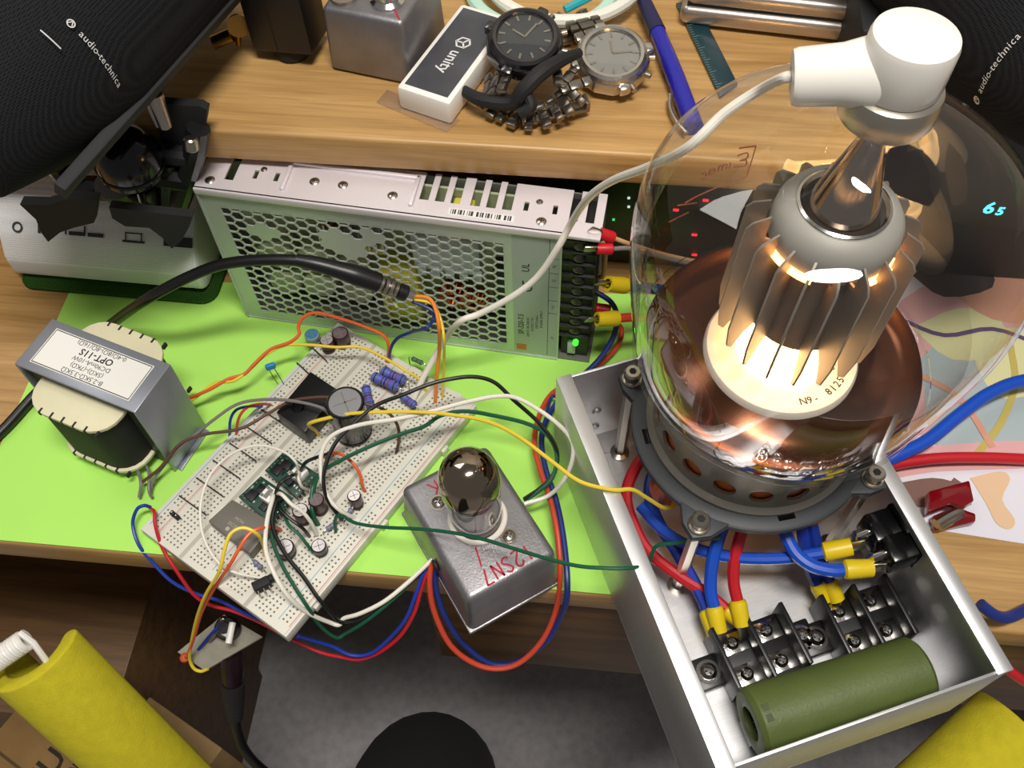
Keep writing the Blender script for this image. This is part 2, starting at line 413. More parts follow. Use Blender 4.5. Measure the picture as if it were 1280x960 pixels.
t.part('white_coil', b, mat('clear plastic', '#c4ccd0', .3), label='pale translucent coil former inside')
for (x, z, r) in ((68, 92, 9), (132, 34, 9), (145, 30, 7)):
    b = B(); n = 18
    for k in range(n):
        a = 2*PI*k/n; c, s_ = math.cos(a), math.sin(a)
        pp = [V((x+c*(r*.75+math.cos(w)*r*.36), 14+math.sin(w)*5, z+s_*(r*.75+math.cos(w)*r*.36))) for w in [q*PI/3 for q in range(7)]]
        b.tube(pp, .9, 6, raw=True)
    t.part('coil', b, copper, label='copper wound toroidal coil inside')
for (x, z, r, h) in ((26, 50, 11, 14), (50, 50, 11, 14), (48, 26, 10, 14), (26, 24, 10, 14), (72, 46, 10, 14), (72, 24, 9, 14)):
    b = B(); b.cyl((x, PT-5, z), (x, PT-5-h, z), r, seg=24, bev=1); t.part('capacitor', b, mat('olive sleeve', '#bcc09c', .35))
for (x, z, m_) in ((104, 98, 'yellow'), (140, 100, 'yellow'), (88, 70, 'yellow')):
    b = B(); b.bx(x-6, x+6, 10, PT-5, z-5, z+5, bev=1.5); t.part('film_capacitor', b, MATS['yellow tape'])
b = B(); b.bx(60, 96, 12, PT-5, 74, 90); [b.bx(60+k*4, 61+k*4, 5, PT-6, 73, 91) for k in range(10)]
t.part('heat_sink', b, alu)
b = B(); b.bx(155, 190, 15, PT-5, 20, 60, bev=1); t.part('filter_block', b, mat('dark block', '#2a2e2c', .5))
# printed label
b = B(); b.bx(169.5, 195, -.06, .05, 3, PH-4, mi=0)
ml = frame((0, -.12, 0), (0, 0, 1), (0, -1, 0))
def ptext(s, size, x, z, bold=0): b.text(s, size, frame((x, -.1, z), (0, 0, 1), (0, -1, 0)), 1, bold)
ptext('CE', 8, 178, 68, .1); ptext('UL', 6, 177, 84, .05)
b.lathe([(0, -.1), (2.4, -.1)], 16, T(177, 0, 103) @ rot(PI/2), 1); b.lathe([(0, -.1), (2.4, -.1)], 16, T(177, 0, 94) @ rot(PI/2), 1)
ptext('SP-320-7.5', 4.6, 174, 32, .05)
for k in range(4): ptext(('INPUT 100-240VAC', 'OUTPUT 7.5V', 'SWITCHING', 'POWER SUPPLY')[k], 2.3, 180+2.6*k-2, 30+3*k)
b.bx(189.3, 189.6, -.1, -.06, 4, PH-6, mi=1)
for k, s_ in enumerate(('L', 'N', 'G', '+V', '-V')): ptext(s_, 3.2, 192.3, (100, 88, 76, 52, 22)[k])
for k in range(5): b.bx(189.5, 194.6, -.1, -.06, 94-12*k, 94.3-12*k, mi=1)
b.bx(171, 177, -.1, -.06, 6, 12, mi=2)
t.part('rating_label', b, [mat('label grey', '#a9b5ab', .5), ink, mat('label orange', '#c8703a', .6)], label='printed rating label with vertical text')
# terminal block
b = B(); b.bx(196, 213.5, 2, 28, 26, 111)
for k in range(10): b.bx(195.2, 214, .4, 28.5, 25+9.3*k, 26.4+9.3*k, bev=.3)
tb = t.part('terminal_block', b, blk)
for k in range(9):
    s_ = B(); screw(s_, T(205, 1.8, 30.2+9.3*k) @ rot(PI/2), 3.2, 1.6); t.part('terminal_screw', s_, [mat('dull screw', '#5c5a58', .35, .9), ink], tb)
b = B(); b.cyl((206, 3, 19), (206, -.5, 19), 1.6, seg=12, bev=.5)
t.part('indicator_light', b, mat('green led', '#20e020', .3, emit='#38ff30', estr=3), label='lit green indicator light')
b = B(); b.bx(197, 213, 5, 28, 1, 25); b.bx(201, 206, 3, 6, 4, 16, bev=.5, mi=1)
t.part('end_board', b, [mat('dark pcb', '#1f2a1f', .5), mat('clear plastic', '#c4ccd0', .3)])
# ------------------------------------------------------------------ output transformer
OL, OW, OH = 76.74, 32.07, 66.7
t = Thing('output_transformer', 'grey steel output transformer with a white paper label, on the left of the green paper', 'transformer', T(-222.3, 227.0, .6) @ rot(z=-.3105))
tr_m = mat('grey painted steel', '#9a9ea8', .38, .55, noise=.05, nscale=30)
b = B(); b.bx(-OL, 0, 0, OW, OH-1.6, OH, bev=.7); b.bx(-1.6, 0, 0, OW, 0, OH-.5, bev=.5); b.bx(-OL, -OL+1.6, 0, OW, 0, OH-.5, bev=.5)
b.bx(0, 3, 2, OW-2, 0, 1.4, bev=.3); b.bx(-OL-8, -OL, 2, OW-2, 0, 1.4, bev=.3)
t.part('bracket', b, tr_m, label='bent grey steel bracket')
b = B(); b.bx(-OL+1.7, -1.7, 3, OW-3, 1.5, 12); b.bx(-OL+1.7, -1.7, 3, OW-3, OH-12, OH-1.8); b.bx(-OL+1.7, -OL+12, 3, OW-3, 12, OH-12); b.bx(-12, -1.7, 3, OW-3, 12, OH-12)
t.part('iron_core', b, mat('laminated iron', '#3a3a3e', .5, .5))
def rrect(x0, x1, y0, y1, r, n=5):
    o = []
    for cx, cy, a in ((x1-r, y1-r, 0), (x0+r, y1-r, 90), (x0+r, y0+r, 180), (x1-r, y0+r, 270)):
        for k in range(n+1):
            w = math.radians(a+90*k/n); o.append((cx+r*math.cos(w), cy+r*math.sin(w)))
    return o
for z0, z1, nm in ((OH-12.5, OH-10, 'bobbin_flange'), (9, 11.5, 'bobbin_flange')):
    b = B(); b.prism(rrect(-OL+11, -12, -16, OW+15, 15), z0, z1, bev=.4)
    for k in range(6):
        for yy in (-16.1, OW+15.1-3.2): b.bx(-54+k*7.2, -52.8+k*7.2, yy, yy+3.2, z0-.1, z1+.1, mi=1)
    t.part(nm, b, [cream, ink])
b = B(); b.prism(rrect(-OL+13, -14, -14.5, OW+13.5, 14), 11.6, OH-12.6); t.part('winding', b, blk_matte, label='black taped winding')
b = B(); b.bx(-70, -7, 4.5, OW-4.5, OH+.02, OH+.2)
for a in ((-69.4, -7.6, 5, 5.5), (-69.4, -7.6, OW-5.5, OW-5), (-69.4, -69, 5, OW-5), (-8, -7.6, 5, OW-5)): b.bx(*a, OH+.2, OH+.24, mi=1)
tm = lambda y: T(-38.5, y, OH+.26) @ rot(z=PI)
b.text('B-2.5KΩ-3.5KΩ', 4, tm(7.6), 1); b.text('(5KΩ)-(7KΩ)', 3.8, tm(11.7), 1); b.text('DC90mA-10W', 3.8, tm(15.8), 1)
b.text('OPT-11S', 5.6, tm(20.4), 1, .12); b.text('0-4Ω(8Ω)-8Ω(16Ω)', 3.9, tm(25), 1)
t.part('paper_label', b, [mat('label white', '#e9e8e2', .6), ink], label='white paper label lettered in black, upside down')
b = B(); b.tube([t.L(150, 560, 6), t.L(170, 585, 8), t.L(176, 603, 9), t.L(174, 622, 4)], .9); b.tube([t.L(178, 575, 6), t.L(186, 590, 9), t.L(186, 612, 8), t.L(190, 622, 3)], .9)
t.part('lead_wire', b, gry_w)

# ------------------------------------------------------------------ grey fabric covered hub
b = B()
t = Thing('cable_box', 'light grey mesh fabric box with printed port symbols on the desk at the left', 'box', T(-296, 379, .6) @ rot(z=-.02))
fab = mesh_cloth('grey mesh fabric', '#cfd1d3', '#f6f7f8', 1500)
prof = [(-22, 3), (-28, 8), (-28, 22), (-20, 38), (-4, 52), (22, 56), (30, 50), (30, 5), (22, 2)]
b.at(MX(((0, 0, 1, 0), (1, 0, 0, 0), (0, 1, 0, 0), (0, 0, 0, 1)))).prism(prof, -66, 60, bev=3)
t.part('fabric_cover', b, fab)
b = B(); b.prism(rrect(-64, 66, -34, 30, 10), 0, 3, bev=.8); t.part('base', b, mesh_cloth('dark green mesh', '#1d3a12', '#345a20', 700), label='dark green mesh base')
b = B(); q = math.atan2(14, 16)
def sm(x, k): return T(x, -20.6+16*k, 38.4+14*k) @ rot(q)
for x, sh in ((-52, 'o'), (-38, 'i'), (-14, 'd'), (-2, 'd2'), (22, 'l'), (50, 'k')):
    m_ = sm(x, .22)
    if sh == 'o': b.lathe([(2.2, .3), (3.4, .3)], 16, m_)
    elif sh == 'i': b.box((0, 0, .3), (1.6, 5, .1), m=None) if False else b.at(m_).box((0, 0, .3), (1.6, 5, .1)).at(MX.Identity(4))
    elif sh in 'd d2': b.at(m_).box((0, -1, .3), (10, 2.4, .1)).box((-7, 1, .3), (1, 6, .1)).at(MX.Identity(4))
    elif sh == 'l': b.at(m_); b.box((0, 2, .3), (10, .7, .1)); b.box((0, -3, .3), (14, 1.4, .1)); b.box((-5, 0, .3), (.8, 5, .1)); b.box((5, 0, .3), (.8, 5, .1)); b.at(MX.Identity(4))
    else: b.at(m_).box((0, -1, .3), (18, 6, .1)).at(MX.Identity(4))
t.part('port_symbols', b, mat('dark grey print', '#3a3c40', .8), label='dark printed port symbols')

# ------------------------------------------------------------------ black mesh speaker on a clamp stand (left) and its twin (right)
net = mesh_cloth('black net', '#050506', '#222326', 1100)
def speaker(name, label, a0, a1, r, text_at, up, flip):
    ax = (a1-a0); L = ax.length; t = Thing(name, label, 'speaker', frame(a0, up, ax))
    b = B(); b.lathe([(0, 0), (r*.5, 0), (r*.62, 3), (r*.74, L*.1), (r*.86, L*.19), (r*.95, L*.28), (r, L*.38), (r, L-8), (r-3, L-2), (r-10, L), (0, L)], 64)
    sp = t.part('mesh_cover', b, net)
    return t, r, L
def arc_text(b, s, size, r, z, a_start, direction, track=.92, up=1):
    """letters laid one by one round a barrel of radius r"""
    a = a_start
    for ch in s:
        w = size*(.3 if ch in 'il-.' else .38 if ch in 'tr' else .56)*track
        a += direction*w/2/r
        p = V((math.cos(a), math.sin(a), 0)); m_ = frame(p*(r+.25)+V((0, 0, z)), V((-math.sin(a), math.cos(a), 0))*direction, p)
        b.text(ch, size, m_, 0); a += direction*w/2/r
    return b
def cyl_hit(t, r, px, py):
    """where the photo's ray through a pixel meets the barrel: (angle, z) in its own frame"""
    o = t.inv @ CO; d = (t.inv.to_3x3() @ (CW + CR*((px-640)/F_PX) - CU*((py-480)/F_PX)))
    a = d.x**2+d.y**2; q = 2*(o.x*d.x+o.y*d.y); c = o.x**2+o.y**2-r*r; D = q*q-4*a*c
    k = (-q-math.sqrt(max(D, 0)))/2/a; h = o+d*k; return math.atan2(h.y, h.x), h.z
def speaker_text(t, r, p0, p1, nm='brand_print'):
    a0, z0 = cyl_hit(t, r, *p0); a1, z1 = cyl_hit(t, r, *p1); s = 'audio-technica'
    da = ((a1-a0+PI) % (2*PI))-PI; w1 = sum((.3 if c in 'il-.' else .38 if c in 'tr' else .56)*.92 for c in s)+1.0
    size = abs(da)*r/w1; dr = 1 if da > 0 else -1
    b = B(); z = (z0+z1)/2
    arc_text(b, s, size, r, z, a0+dr*size/r, dr)
    p = V((math.cos(a0), math.sin(a0), 0)); m_ = frame(p*(r+.25)+V((0, 0, z)), V((-p.y, p.x, 0))*dr, p)
    b.lathe([(size*.3, 0), (size*.42, 0)], 20, m_); b.stroke([[(-size*.25, -size*.22), (0, size*.3)], [(0, size*.3), (size*.25, -size*.22)]], m_, .4)
    t.part(nm, b, white_ink, label='white lettering printed on the black mesh')
    return size, z, a0, dr
t, r, L = speaker('speaker', 'black mesh-covered barrel speaker with white lettering hanging over the left end of the shelf', U(-72, 190, 202), U(250, -132, 206), 46, None, (0, 0, 1), 0)
t.o['label'] = 'black mesh covered barrel speaker with white lettering above the grey fabric box'
size, z, a0, dr = speaker_text(t, r, (80, 38), (157, 100))
b = B()
a2, z2 = cyl_hit(t, r, 50, 38); p = [V(((r+.3)*math.cos(a2+dr*k*.035), (r+.3)*math.sin(a2+dr*k*.035), z2)) for k in range(7)]
b.tube(p, .35, 4, raw=True); t.part('printed_line', b, white_ink)
ax = t.m.to_3x3() @ V((0, 0, 1)); c = t.m.translation+ax*(L*.4); n = ax.cross((c-CO).normalized()).normalized()
if (n.dot(CR)) < 0: n = -n
nl = t.inv.to_3x3() @ (n*.9+(CO-c).normalized()*.42).normalized()
b = B(); b.at(frame((nl*(r-.5)), nl.cross(V((0, 0, 1))), (0, 0, 1))).box((0, 0, L/2+11), (9, 6, L-22), bev=1.2); t.part('edge_strip', b, mat('charcoal binding', '#242528', .75))

t, r, L = speaker('speaker', '', U(1440, 165, 202), U(1120, -155, 206), 46, None, (0, 0, 1), 0)
t.o['label'] = 'black mesh covered barrel speaker with white lettering, behind the glass bulb'
speaker_text(t, r, (1208, 110), (1290, 58))

# clamp mount below the left speaker
t = Thing('clamp_mount', 'black ball-joint clamp mount with chrome screws below the left mesh speaker', 'clamp', T(-255, 345, 60))
Q = lambda x, y, d: t.L(x, y, y=d)
b = B(); c = Q(160, 196, 335); b.lathe([(0, 17), (6, 16.2), (11, 13.5), (15, 8), (16.6, 2), (17, -4), (17, -8), (14, -10), (0, -10)], 32, T(*c) @ rot(.12, .1)); b.lathe([(17.3, -3), (17.8, -4), (17.3, -5)], 32, T(*c) @ rot(.12, .1))
t.part('ball_cup', b, blk_gloss)
b = B(); b.cyl(Q(172, 232, 337), Q(178, 262, 337), 9, seg=24, bev=1); b.cyl(Q(150, 225, 340), Q(165, 250, 340), 14, 9, seg=24)
t.part('neck', b, blk)
b = B(); c0, c1 = Q(176, 244, 330), Q(182, 264, 322); b.cyl(c0, c1, 2.2, seg=12); b.ball(c1, 5.6, seg=20, sc=(1, .8, .9)); t.part('chrome_screw', b, chrome)
b = B()
for f0, f1, w in (((196, 190), (246, 196), 6), ((190, 215), (236, 222), 8), ((200, 245), (225, 262), 7)):
    b.tube([Q(*f0, 346), Q((f0[0]+f1[0])/2, (f0[1]+f1[1])/2, 345), Q(*f1, 346)], w, 10)
b.tube([Q(208, 200, 345), Q(208, 262, 344)], 6, 10); b.tube([Q(248, 160, 346), Q(243, 190, 345), Q(228, 240, 344), Q(215, 275, 343)], 6, 10)
t.part('bracket', b, blk)
b = B(); b.cyl(Q(193, 118, 345), Q(208, 160, 340), 4.2, 3.4, seg=14, bev=.5); b.cyl(Q(184, 126, 346), Q(198, 158, 342), 1.6, seg=10); b.cyl(Q(238, 172, 337), Q(240, 188, 335), 3.6, seg=16, bev=.8)
t.part('steel_pin', b, nickel)
b = B(); b.tube([Q(70, 205, 352), Q(75, 210, 352), Q(95, 232, 350), Q(120, 235, 347), Q(150, 236, 343)], 7, 10); t.part('side_arm', b, blk_gloss)
def star(name, px, rad, d):
    o = [Q(x, y, d) for x, y in px]; c = sum(o, V())/len(o); n = (o[1]-o[0]).cross(o[2]-o[0]).normalized()
    b = B(); t0 = bmesh.new(); vs = [t0.verts.new(p) for p in o]; f = t0.faces.new(vs); r_ = bmesh.ops.extrude_face_region(t0, geom=[f])
    for e in r_['geom']:
        if isinstance(e, bmesh.types.BMVert): e.co += n*rad
    bmesh.ops.recalc_face_normals(t0, faces=t0.faces[:]); b.add(t0); t.part(name, b, blk_matte)
star('clamp_plate', [(197, 134), (204, 130), (250, 133), (259, 138), (257, 152), (250, 190), (244, 226), (205, 226)], 5, 349)
star('wing_foot', [(30, 245), (62, 246), (90, 238), (126, 240), (122, 268), (98, 274), (80, 280), (65, 292), (56, 280), (50, 264)], 6, 326)
star('wing_foot', [(140, 250), (170, 254), (205, 258), (243, 262), (240, 274), (230, 292), (218, 302), (206, 288), (190, 276), (160, 274), (144, 264)], 5, 322)

# thick black audio cable with a phono plug, lying across the transformer and the power supply
b = B(); cp = [U(-60, 590, 3.5), U(0, 541, 4), U(45, 492, 5), U(92, 447, 8), U(134, 409, 14), U(190, 370, None, 300), U(255, 338, None, 306), U(300, 327, None, 309), U(360, 325, None, 311), U(400, 331, None, 311), U(425, 338, None, 311)]
t = Thing('audio_cable', 'thick black audio cable ending in a silver phono plug in front of the power supply', 'cable', T(-200, 300, 0))
b = B(); b.tube([t.inv @ p for p in cp], 3.1, 12); cab = t.part('cable', b, blk_w)
b = B(); p = [t.L(x, y, None, 311) for x, y in ((370, 325), (395, 330), (425, 338), (445, 344), (474, 354))]
b.tube(p, [3.4, 4.2, 4.8, 5.6, 5.4], 16); t.part('plug_sleeve', b, blk)
b = B(); q0, q1 = t.L(474, 354, None, 311), t.L(500, 364, None, 311); d = (q1-q0).normalized()
for k in range(4): b.cyl(q0+d*(k*2.8), q0+d*(k*2.8+2.3), (4.6, 5.4, 5.2, 4.4)[k], seg=20, bev=.4)
t.part('plug_ferrule', b, nickel, label='silver plug ferrule')
b = B(); e = q0+d*11.2; b.cyl(e, e+d*5, 4.6, seg=20, bev=.6); b.cyl(e+d*5, e+d*9, 3.2, seg=16, bev=.3, mi=1); t.part('plug_tip', b, [blk, chrome])
b = B(); b.tube([e-d*3+V((0, -5.2, 1)), e-d*3+V((1, -5.6, -4)), e-d*2.4+V((1, -5, -9))], .7, 6); t.part('solder_lug', b, chrome)
PLUG = t.m @ (e+d*8.5)
# ------------------------------------------------------------------ breadboard
BBM = T(-228.25, 188.05, .55) @ rot(z=1.0652)
t = Thing('breadboard', 'large white solderless breadboard with red and blue rail lines, overhanging the desk edge', 'breadboard', BBM)
BB = t; BL, BW, BZ = 165, 105, 8.5
bbw = mat('breadboard white', '#d8d5c8', .5)
b = B(); b.bx(0, BL, -BW, 0, 0, BZ, bev=.6)
hole = mat('contact hole', '#6e695c', .8)
def holes(y, x0, n, per=0):
    x = x0
    for k in range(n):
        b.poly([(x-.5, y-.5, BZ+.03), (x+.5, y-.5, BZ+.03), (x+.5, y+.5, BZ+.03), (x-.5, y+.5, BZ+.03)], 1)
        x += 2.54
        if per and k % per == per-1: x += 2.54
y = -2.2; RAIL = []; ROWS = []
lay = [('r', 9.3), ('t', 38.4), ('r', 9.3), ('t', 38.4), ('r', 9.3)]
for kind, w in lay:
    if kind == 'r':
        RAIL.append(y); holes(y-2.4, 6.5, 50, 5); holes(y-4.94, 6.5, 50, 5); y -= w-.6
        b.bx(0.4, BL-.4, y+.2, y+.5, BZ+.01, BZ+.05, mi=4)
    else:
        for k in range(5): ROWS.append(y-3.6-2.54*k); holes(ROWS[-1], 4, 63)
        b.bx(0.4, BL-.4, y-20.1, y-17.7, BZ+.01, BZ+.04, mi=4)
        for k in range(5): ROWS.append(y-23.6-2.54*k); holes(ROWS[-1], 4, 63)
        y -= w-.6
for ry in RAIL:
    b.bx(5, BL-5, ry-.45, ry-.1, BZ+.02, BZ+.05, mi=2); b.bx(5, BL-5, ry-7.7, ry-7.3, BZ+.02, BZ+.05, mi=3)
for x in (20, 75, 130): b.bx(x, x+5, -BW-1.8, -BW+.5, 1, 6, bev=.4)
for yy in (-20, -60, -90): b.bx(BL-.5, BL+1.8, yy-3, yy+3, 1, 6, bev=.4)
t.part('body', b, [bbw, hole, mat('rail blue', '#4a9cc0', .6), mat('rail red', '#c8686a', .6), mat('board groove', '#b4b0a2', .7)])
ZB = BZ+.6
def bb(px, py, z=None): return U(px, py, ZB if z is None else z)

# thin black jumpers on the left half
jb = [((210, 598), (247, 575+72)), ]
order = ['nearest the front corner', 'second from the front corner', 'third from the front corner', 'fourth from the front corner', 'fifth from the front corner', 'next to the power module corner', 'beside the round black capacitor']
for k in range(6):
    x = 26+k*13.2
    p0, p1 = BBM @ V((x, -4.5, BZ)), BBM @ V((x, -24, BZ)); up = V((0, 0, 1.2))
    b = B().tube([p0-up*2, p0+up*.6, p0+up+(p1-p0)*.03, (p0+p1)/2+up*1.1, p1+up-(p1-p0)*.03, p1+up*.6, p1-up*2], .42, 6, n=3)
    solo('jumper_wire', 'thin dark jumper wire on the left breadboard rail, '+order[k], 'wire', b, mat('tarnished jumper', '#3c3934', .5), 'thin jumper wires along the left of the breadboard')
for k, (a, c, nm) in enumerate([((392, 437), (408, 452), 'at the far left corner of the breadboard'), ((372, 455), (388, 470), 'just behind the black box module')]):
    p0, p1 = bb(*a), bb(*c); up = V((0, 0, 1.2))
    solo('jumper_wire', 'thin dark jumper wire '+nm, 'wire', B().tube([p0-up, p0+up, (p0+p1)/2+up*1.2, p1+up, p1-up], .42, 6, n=3), MATS['tarnished jumper'], 'thin jumper wires along the left of the breadboard')

# ---- components
def electro(px, py, r, h, body, top, label, lean=(0, 0), z0=None, strip=True, leads=True, name='electrolytic_capacitor'):
    c = bb(px, py, z0); t = Thing(name, label, 'capacitor', T(*c) @ rot(lean[0], lean[1], .5))
    b = B(); b.lathe([(0, 2), (r-.5, 2), (r, 2.6), (r, 3.2), (r-.5, 3.8), (r, 4.6), (r, h-.7), (r-.6, h), (r*.86, h), (r*.84, h-.15)], 28)
    if strip: b.lathe([(r+.04, 4.8), (r+.04, h-1)], 6, mi=1, a0=.2, a1=.9)
    t.part('sleeve', b, [body, mat('grey stripe', '#9a9690', .5)])
    b = B(); b.lathe([(r*.85, h-.12), (0, h-.12)], 28); b.box((0, 0, h-.08), (r*1.3, r*.08, .1), mi=1); b.box((0, 0, h-.08), (r*.08, r*1.3, .1), mi=1)
    t.part('vent_top', b, [top, grey_p], label='pale metal top')
    if leads:
        for s_ in (-1, 1): b = B(); b.cyl((s_*r*.5, 0, -3), (s_*r*.5, 0, 2), .35, seg=6); t.part('lead', b, nickel)
    return t
can_top = mat('can top', '#c9c2c4', .35, .5)
electro(447, 632, 3.7, 13, maroon, mat('white can top', '#e8e4e4', .4), 'dark maroon electrolytic capacitor with a bright top, standing alone near the small glass valve')
electro(402, 690, 4, 9, mat('grey black sleeve', '#3a3638', .35), can_top, 'short grey-topped electrolytic capacitor nearest the front right edge of the breadboard')
electro(360, 692, 5, 9, mat('grey black sleeve', '#3a3638', .35), can_top, 'squat dark electrolytic capacitor between the grey power module and the front edge')
electro(381, 650, 4.3, 13, maroon, can_top, 'dark maroon electrolytic capacitor beside the green circuit modules, the nearer of two')
electro(401, 638, 4.3, 14, maroon, mat('dark can top', '#6a5a5c', .4), 'dark maroon electrolytic capacitor beside the green circuit modules, under the green wire')
electro(393, 428, 4.4, 9, mat('grey blue sleeve', '#8a979e', .3), mat('blue can top', '#3a7a9a', .35), 'small grey-blue capacitor with a blue top at the far corner of the breadboard', strip=False)
electro(412, 437, 4.2, 10.5, maroon, can_top, 'dark maroon capacitor with a pale top beside the grey-blue capacitor')
electro(429, 430, 5, 12, maroon, mat('dark can top', '#6a5a5c', .4), 'wider dark maroon capacitor furthest right of the far corner trio')

# black box module with the big can beside it
c = bb(388, 535); t = Thing('terminal_module', 'black rectangular box module plugged into the far left of the breadboard', 'module', T(*bb(395, 522)) @ rot(z=1.0652))
pxy = lambda x, y, z: (t.inv @ U(x, y, z)).xy
zt = ZB+15
P4 = [pxy(345, 515, zt), pxy(388, 464, zt), pxy(424, 488, zt), pxy(381, 540, zt)]
b = B(); b.prism([(p.x, p.y) for p in P4], 1, 15, bev=.7)
t.part('housing', b, blk)
b = B(); cc = (P4[0]+P4[1]+P4[2]+P4[3])/4
b.lathe([(2.6, 15.05), (3.2, 15.6), (3.8, 15.05)], 20, T(cc.x-6, cc.y+2, 0)); t.part('moulded_ring', b, blk_gloss)
b = B()
for k in range(3): b.cyl((cc.x-8+6*k, cc.y-6, -3), (cc.x-8+6*k, cc.y-6, 1.2), .5, seg=6)
t.part('pin', b, nickel)
t = electro(443, 540, 10.5, 33, blk_gloss, mat('grey vent top', '#8d8d90', .4, .3), 'large black can capacitor with a grey scored top, standing beside the black box module', strip=False)

# blue resistors
res_blue = mat('resistor blue', '#5a66b8', .42)
def resistor(p, q, z, r, label, group='blue axial resistors on the breadboard', lead=6, m=res_blue):
    a, c = U(*p, z), U(*q, z); d = (c-a).normalized(); L = (c-a).length; t = Thing('resistor', label, 'resistor', frame(a, (0, 0, 1), d), group)
    b = B(); b.lathe([(0, 0), (r*.8, .1), (r, .8), (r, L*.22), (r*.86, L*.3), (r*.86, L*.7), (r, L*.78), (r, L-.8), (r*.8, L-.1), (0, L)], 18); t.part('body', b, m)
    b = B()
    for k, cl in ((.12, 1), (.4, 2), (.52, 1), (.64, 3), (.88, 1)):
        rr = r*(1.01 if k < .2 or k > .8 else .88); b.lathe([(rr, L*k), (rr, L*k+L*.045)], 18, mi=cl-1)
    t.part('colour_band', b, [mat('band black', '#24242c', .5), mat('band brown', '#5a3424', .5), mat('band red', '#a0302c', .5)])
    for s_ in (-1, 1):
        e = V((0, 0, L if s_ > 0 else 0)); b = B(); dn = V((-1, 0, 0)); b.tube([e, e+V((0, 0, s_*1.5)), e+V((0, 0, s_*2.3))+dn*1.2, e+V((0, 0, s_*2.4))+dn*(z-6)], .35, 6, n=3); t.part('lead', b, nickel)
    return t
resistor((478, 463), (506, 476), 17, 3.0, 'blue axial resistor, furthest back of the side-by-side pair on the breadboard')
resistor((466, 470), (497, 484), 17, 3.0, 'blue axial resistor, nearer of the side-by-side pair on the breadboard')
resistor((457, 483), (463, 508), 15, 2.7, 'blue axial resistor standing apart beside the large black can capacitor')
resistor((502, 494), (519, 507), 15, 2.4, 'small blue axial resistor under the long black wire')
smalln = mat('resistor grey blue', '#7a86a4', .5)
resistor((432, 647), (440, 636), 13, 1.4, 'tiny grey-blue resistor between the maroon capacitor and the green modules', 'tiny resistors', m=smalln)
resistor((408, 662), (418, 655), 13, 1.5, 'tiny grey-blue resistor at the end of the green wire, near the short grey capacitor', 'tiny resistors', m=smalln)
resistor((318, 702), (327, 710), 13, 1.4, 'tiny grey-blue resistor behind the black transistor at the front of the board', 'tiny resistors', m=smalln)
resistor((515, 448), (528, 454), 14, 1.5, 'tiny green resistor at the far right edge of the breadboard', 'tiny resistors', m=mat('resistor green', '#4a7a5a', .5))

# blue ceramic capacitor and other small parts
t = Thing('ceramic_capacitor', 'bright blue ceramic capacitor on bare legs beside the left rail of the breadboard', 'capacitor', T(*U(345, 478, 4)))
b = B(); q = t.L(338, 458, 20); b.box(q, (6, 2.8, 4.4), m=rot(0, 0, .5), bev=1.1); t.part('body', b, mat('ceramic blue', '#1e86c8', .35))
for s_ in (-1, 1): b = B(); b.tube([q+V((s_*1.8, 0, -2)), q+V((s_*2+3, -3, -8)), q+V((s_*1.5+7, -7, -14))], .3, 6); t.part('lead', b, nickel)
t = Thing('transistor', 'black transistor package with bent legs at the front of the breadboard', 'transistor', T(*bb(330, 735)) @ rot(z=.6))
b = B(); b.box((0, 0, 5), (9, 5, 6), bev=.8); b.box((5.5, 1, 4.5), (3, 3.4, 4.4), bev=.6); t.part('body', b, blk_matte)
b = B(); [b.tube([(-3+3*k, -2.4, 5), (-3+3*k, -4.5, 4), (-3+3*k, -5, -1)], .35, 6) for k in range(3)]; t.part('lead', b, nickel)
t = Thing('pin_header', 'tiny black two-pin shunt alone on the left end of the breadboard', 'pin header', T(*bb(220, 646)) @ rot(z=-.55))
b = B(); b.box((-1.6, 0, 1.8), (2.7, 2.5, 3.4), bev=.4); b.box((1.6, 0, 1.8), (2.7, 2.5, 3.4), bev=.4); b.box((0, 0, 1), (1.6, 1.6, 1.4)); t.part('body', b, blk_matte)
b = B(); b.box((-1.6, 0, 3.7), (.6, .6, 1)); b.box((1.6, 0, 3.7), (.6, .6, 1)); t.part('pin', b, nickel)

# grey potted converter
def block(name, label, cat, px, h, mats, z0=1.5, bev=.6):
    z = ZB+h; c = sum((U(*q, z) for q in px), V())/len(px); t = Thing(name, label, cat, T(c.x, c.y, ZB) @ rot(z=1.0652)); P = [(t.inv @ U(*q, z)).xy for q in px]
    b = B(); b.prism([(p.x, p.y) for p in P], z0, h, bev=bev); return t, b, P
t, b, P = block('power_module', 'grey potted power module lying flat on the breadboard beside the green circuit modules', 'module', [(260, 651), (290, 624), (343, 654), (312, 692)], 9, None)
t.part('case', b, mat('module grey', '#6b675e', .45, noise=.05, nscale=60))
b = B(); mc = (P[0]+P[1]+P[2]+P[3])/4
b.text('DC/DC', 2.6, T(mc.x-3, mc.y+2, 9.05) @ rot(z=-PI/2), 0); b.text('MCWI', 2.2, T(mc.x+1, mc.y+2, 9.05) @ rot(z=-PI/2), 0); b.lathe([(1.2, 9.05), (0, 9.05)], 12, T(mc.x-6, mc.y+4, 0)); t.part('marking', b, mat('faded print', '#a8a49a', .6))
b = B(); [b.cyl((mc.x-8+5*k, mc.y-9, -3), (mc.x-8+5*k, mc.y-9, 2), .4, seg=6) for k in range(4)]; t.part('pin', b, nickel)
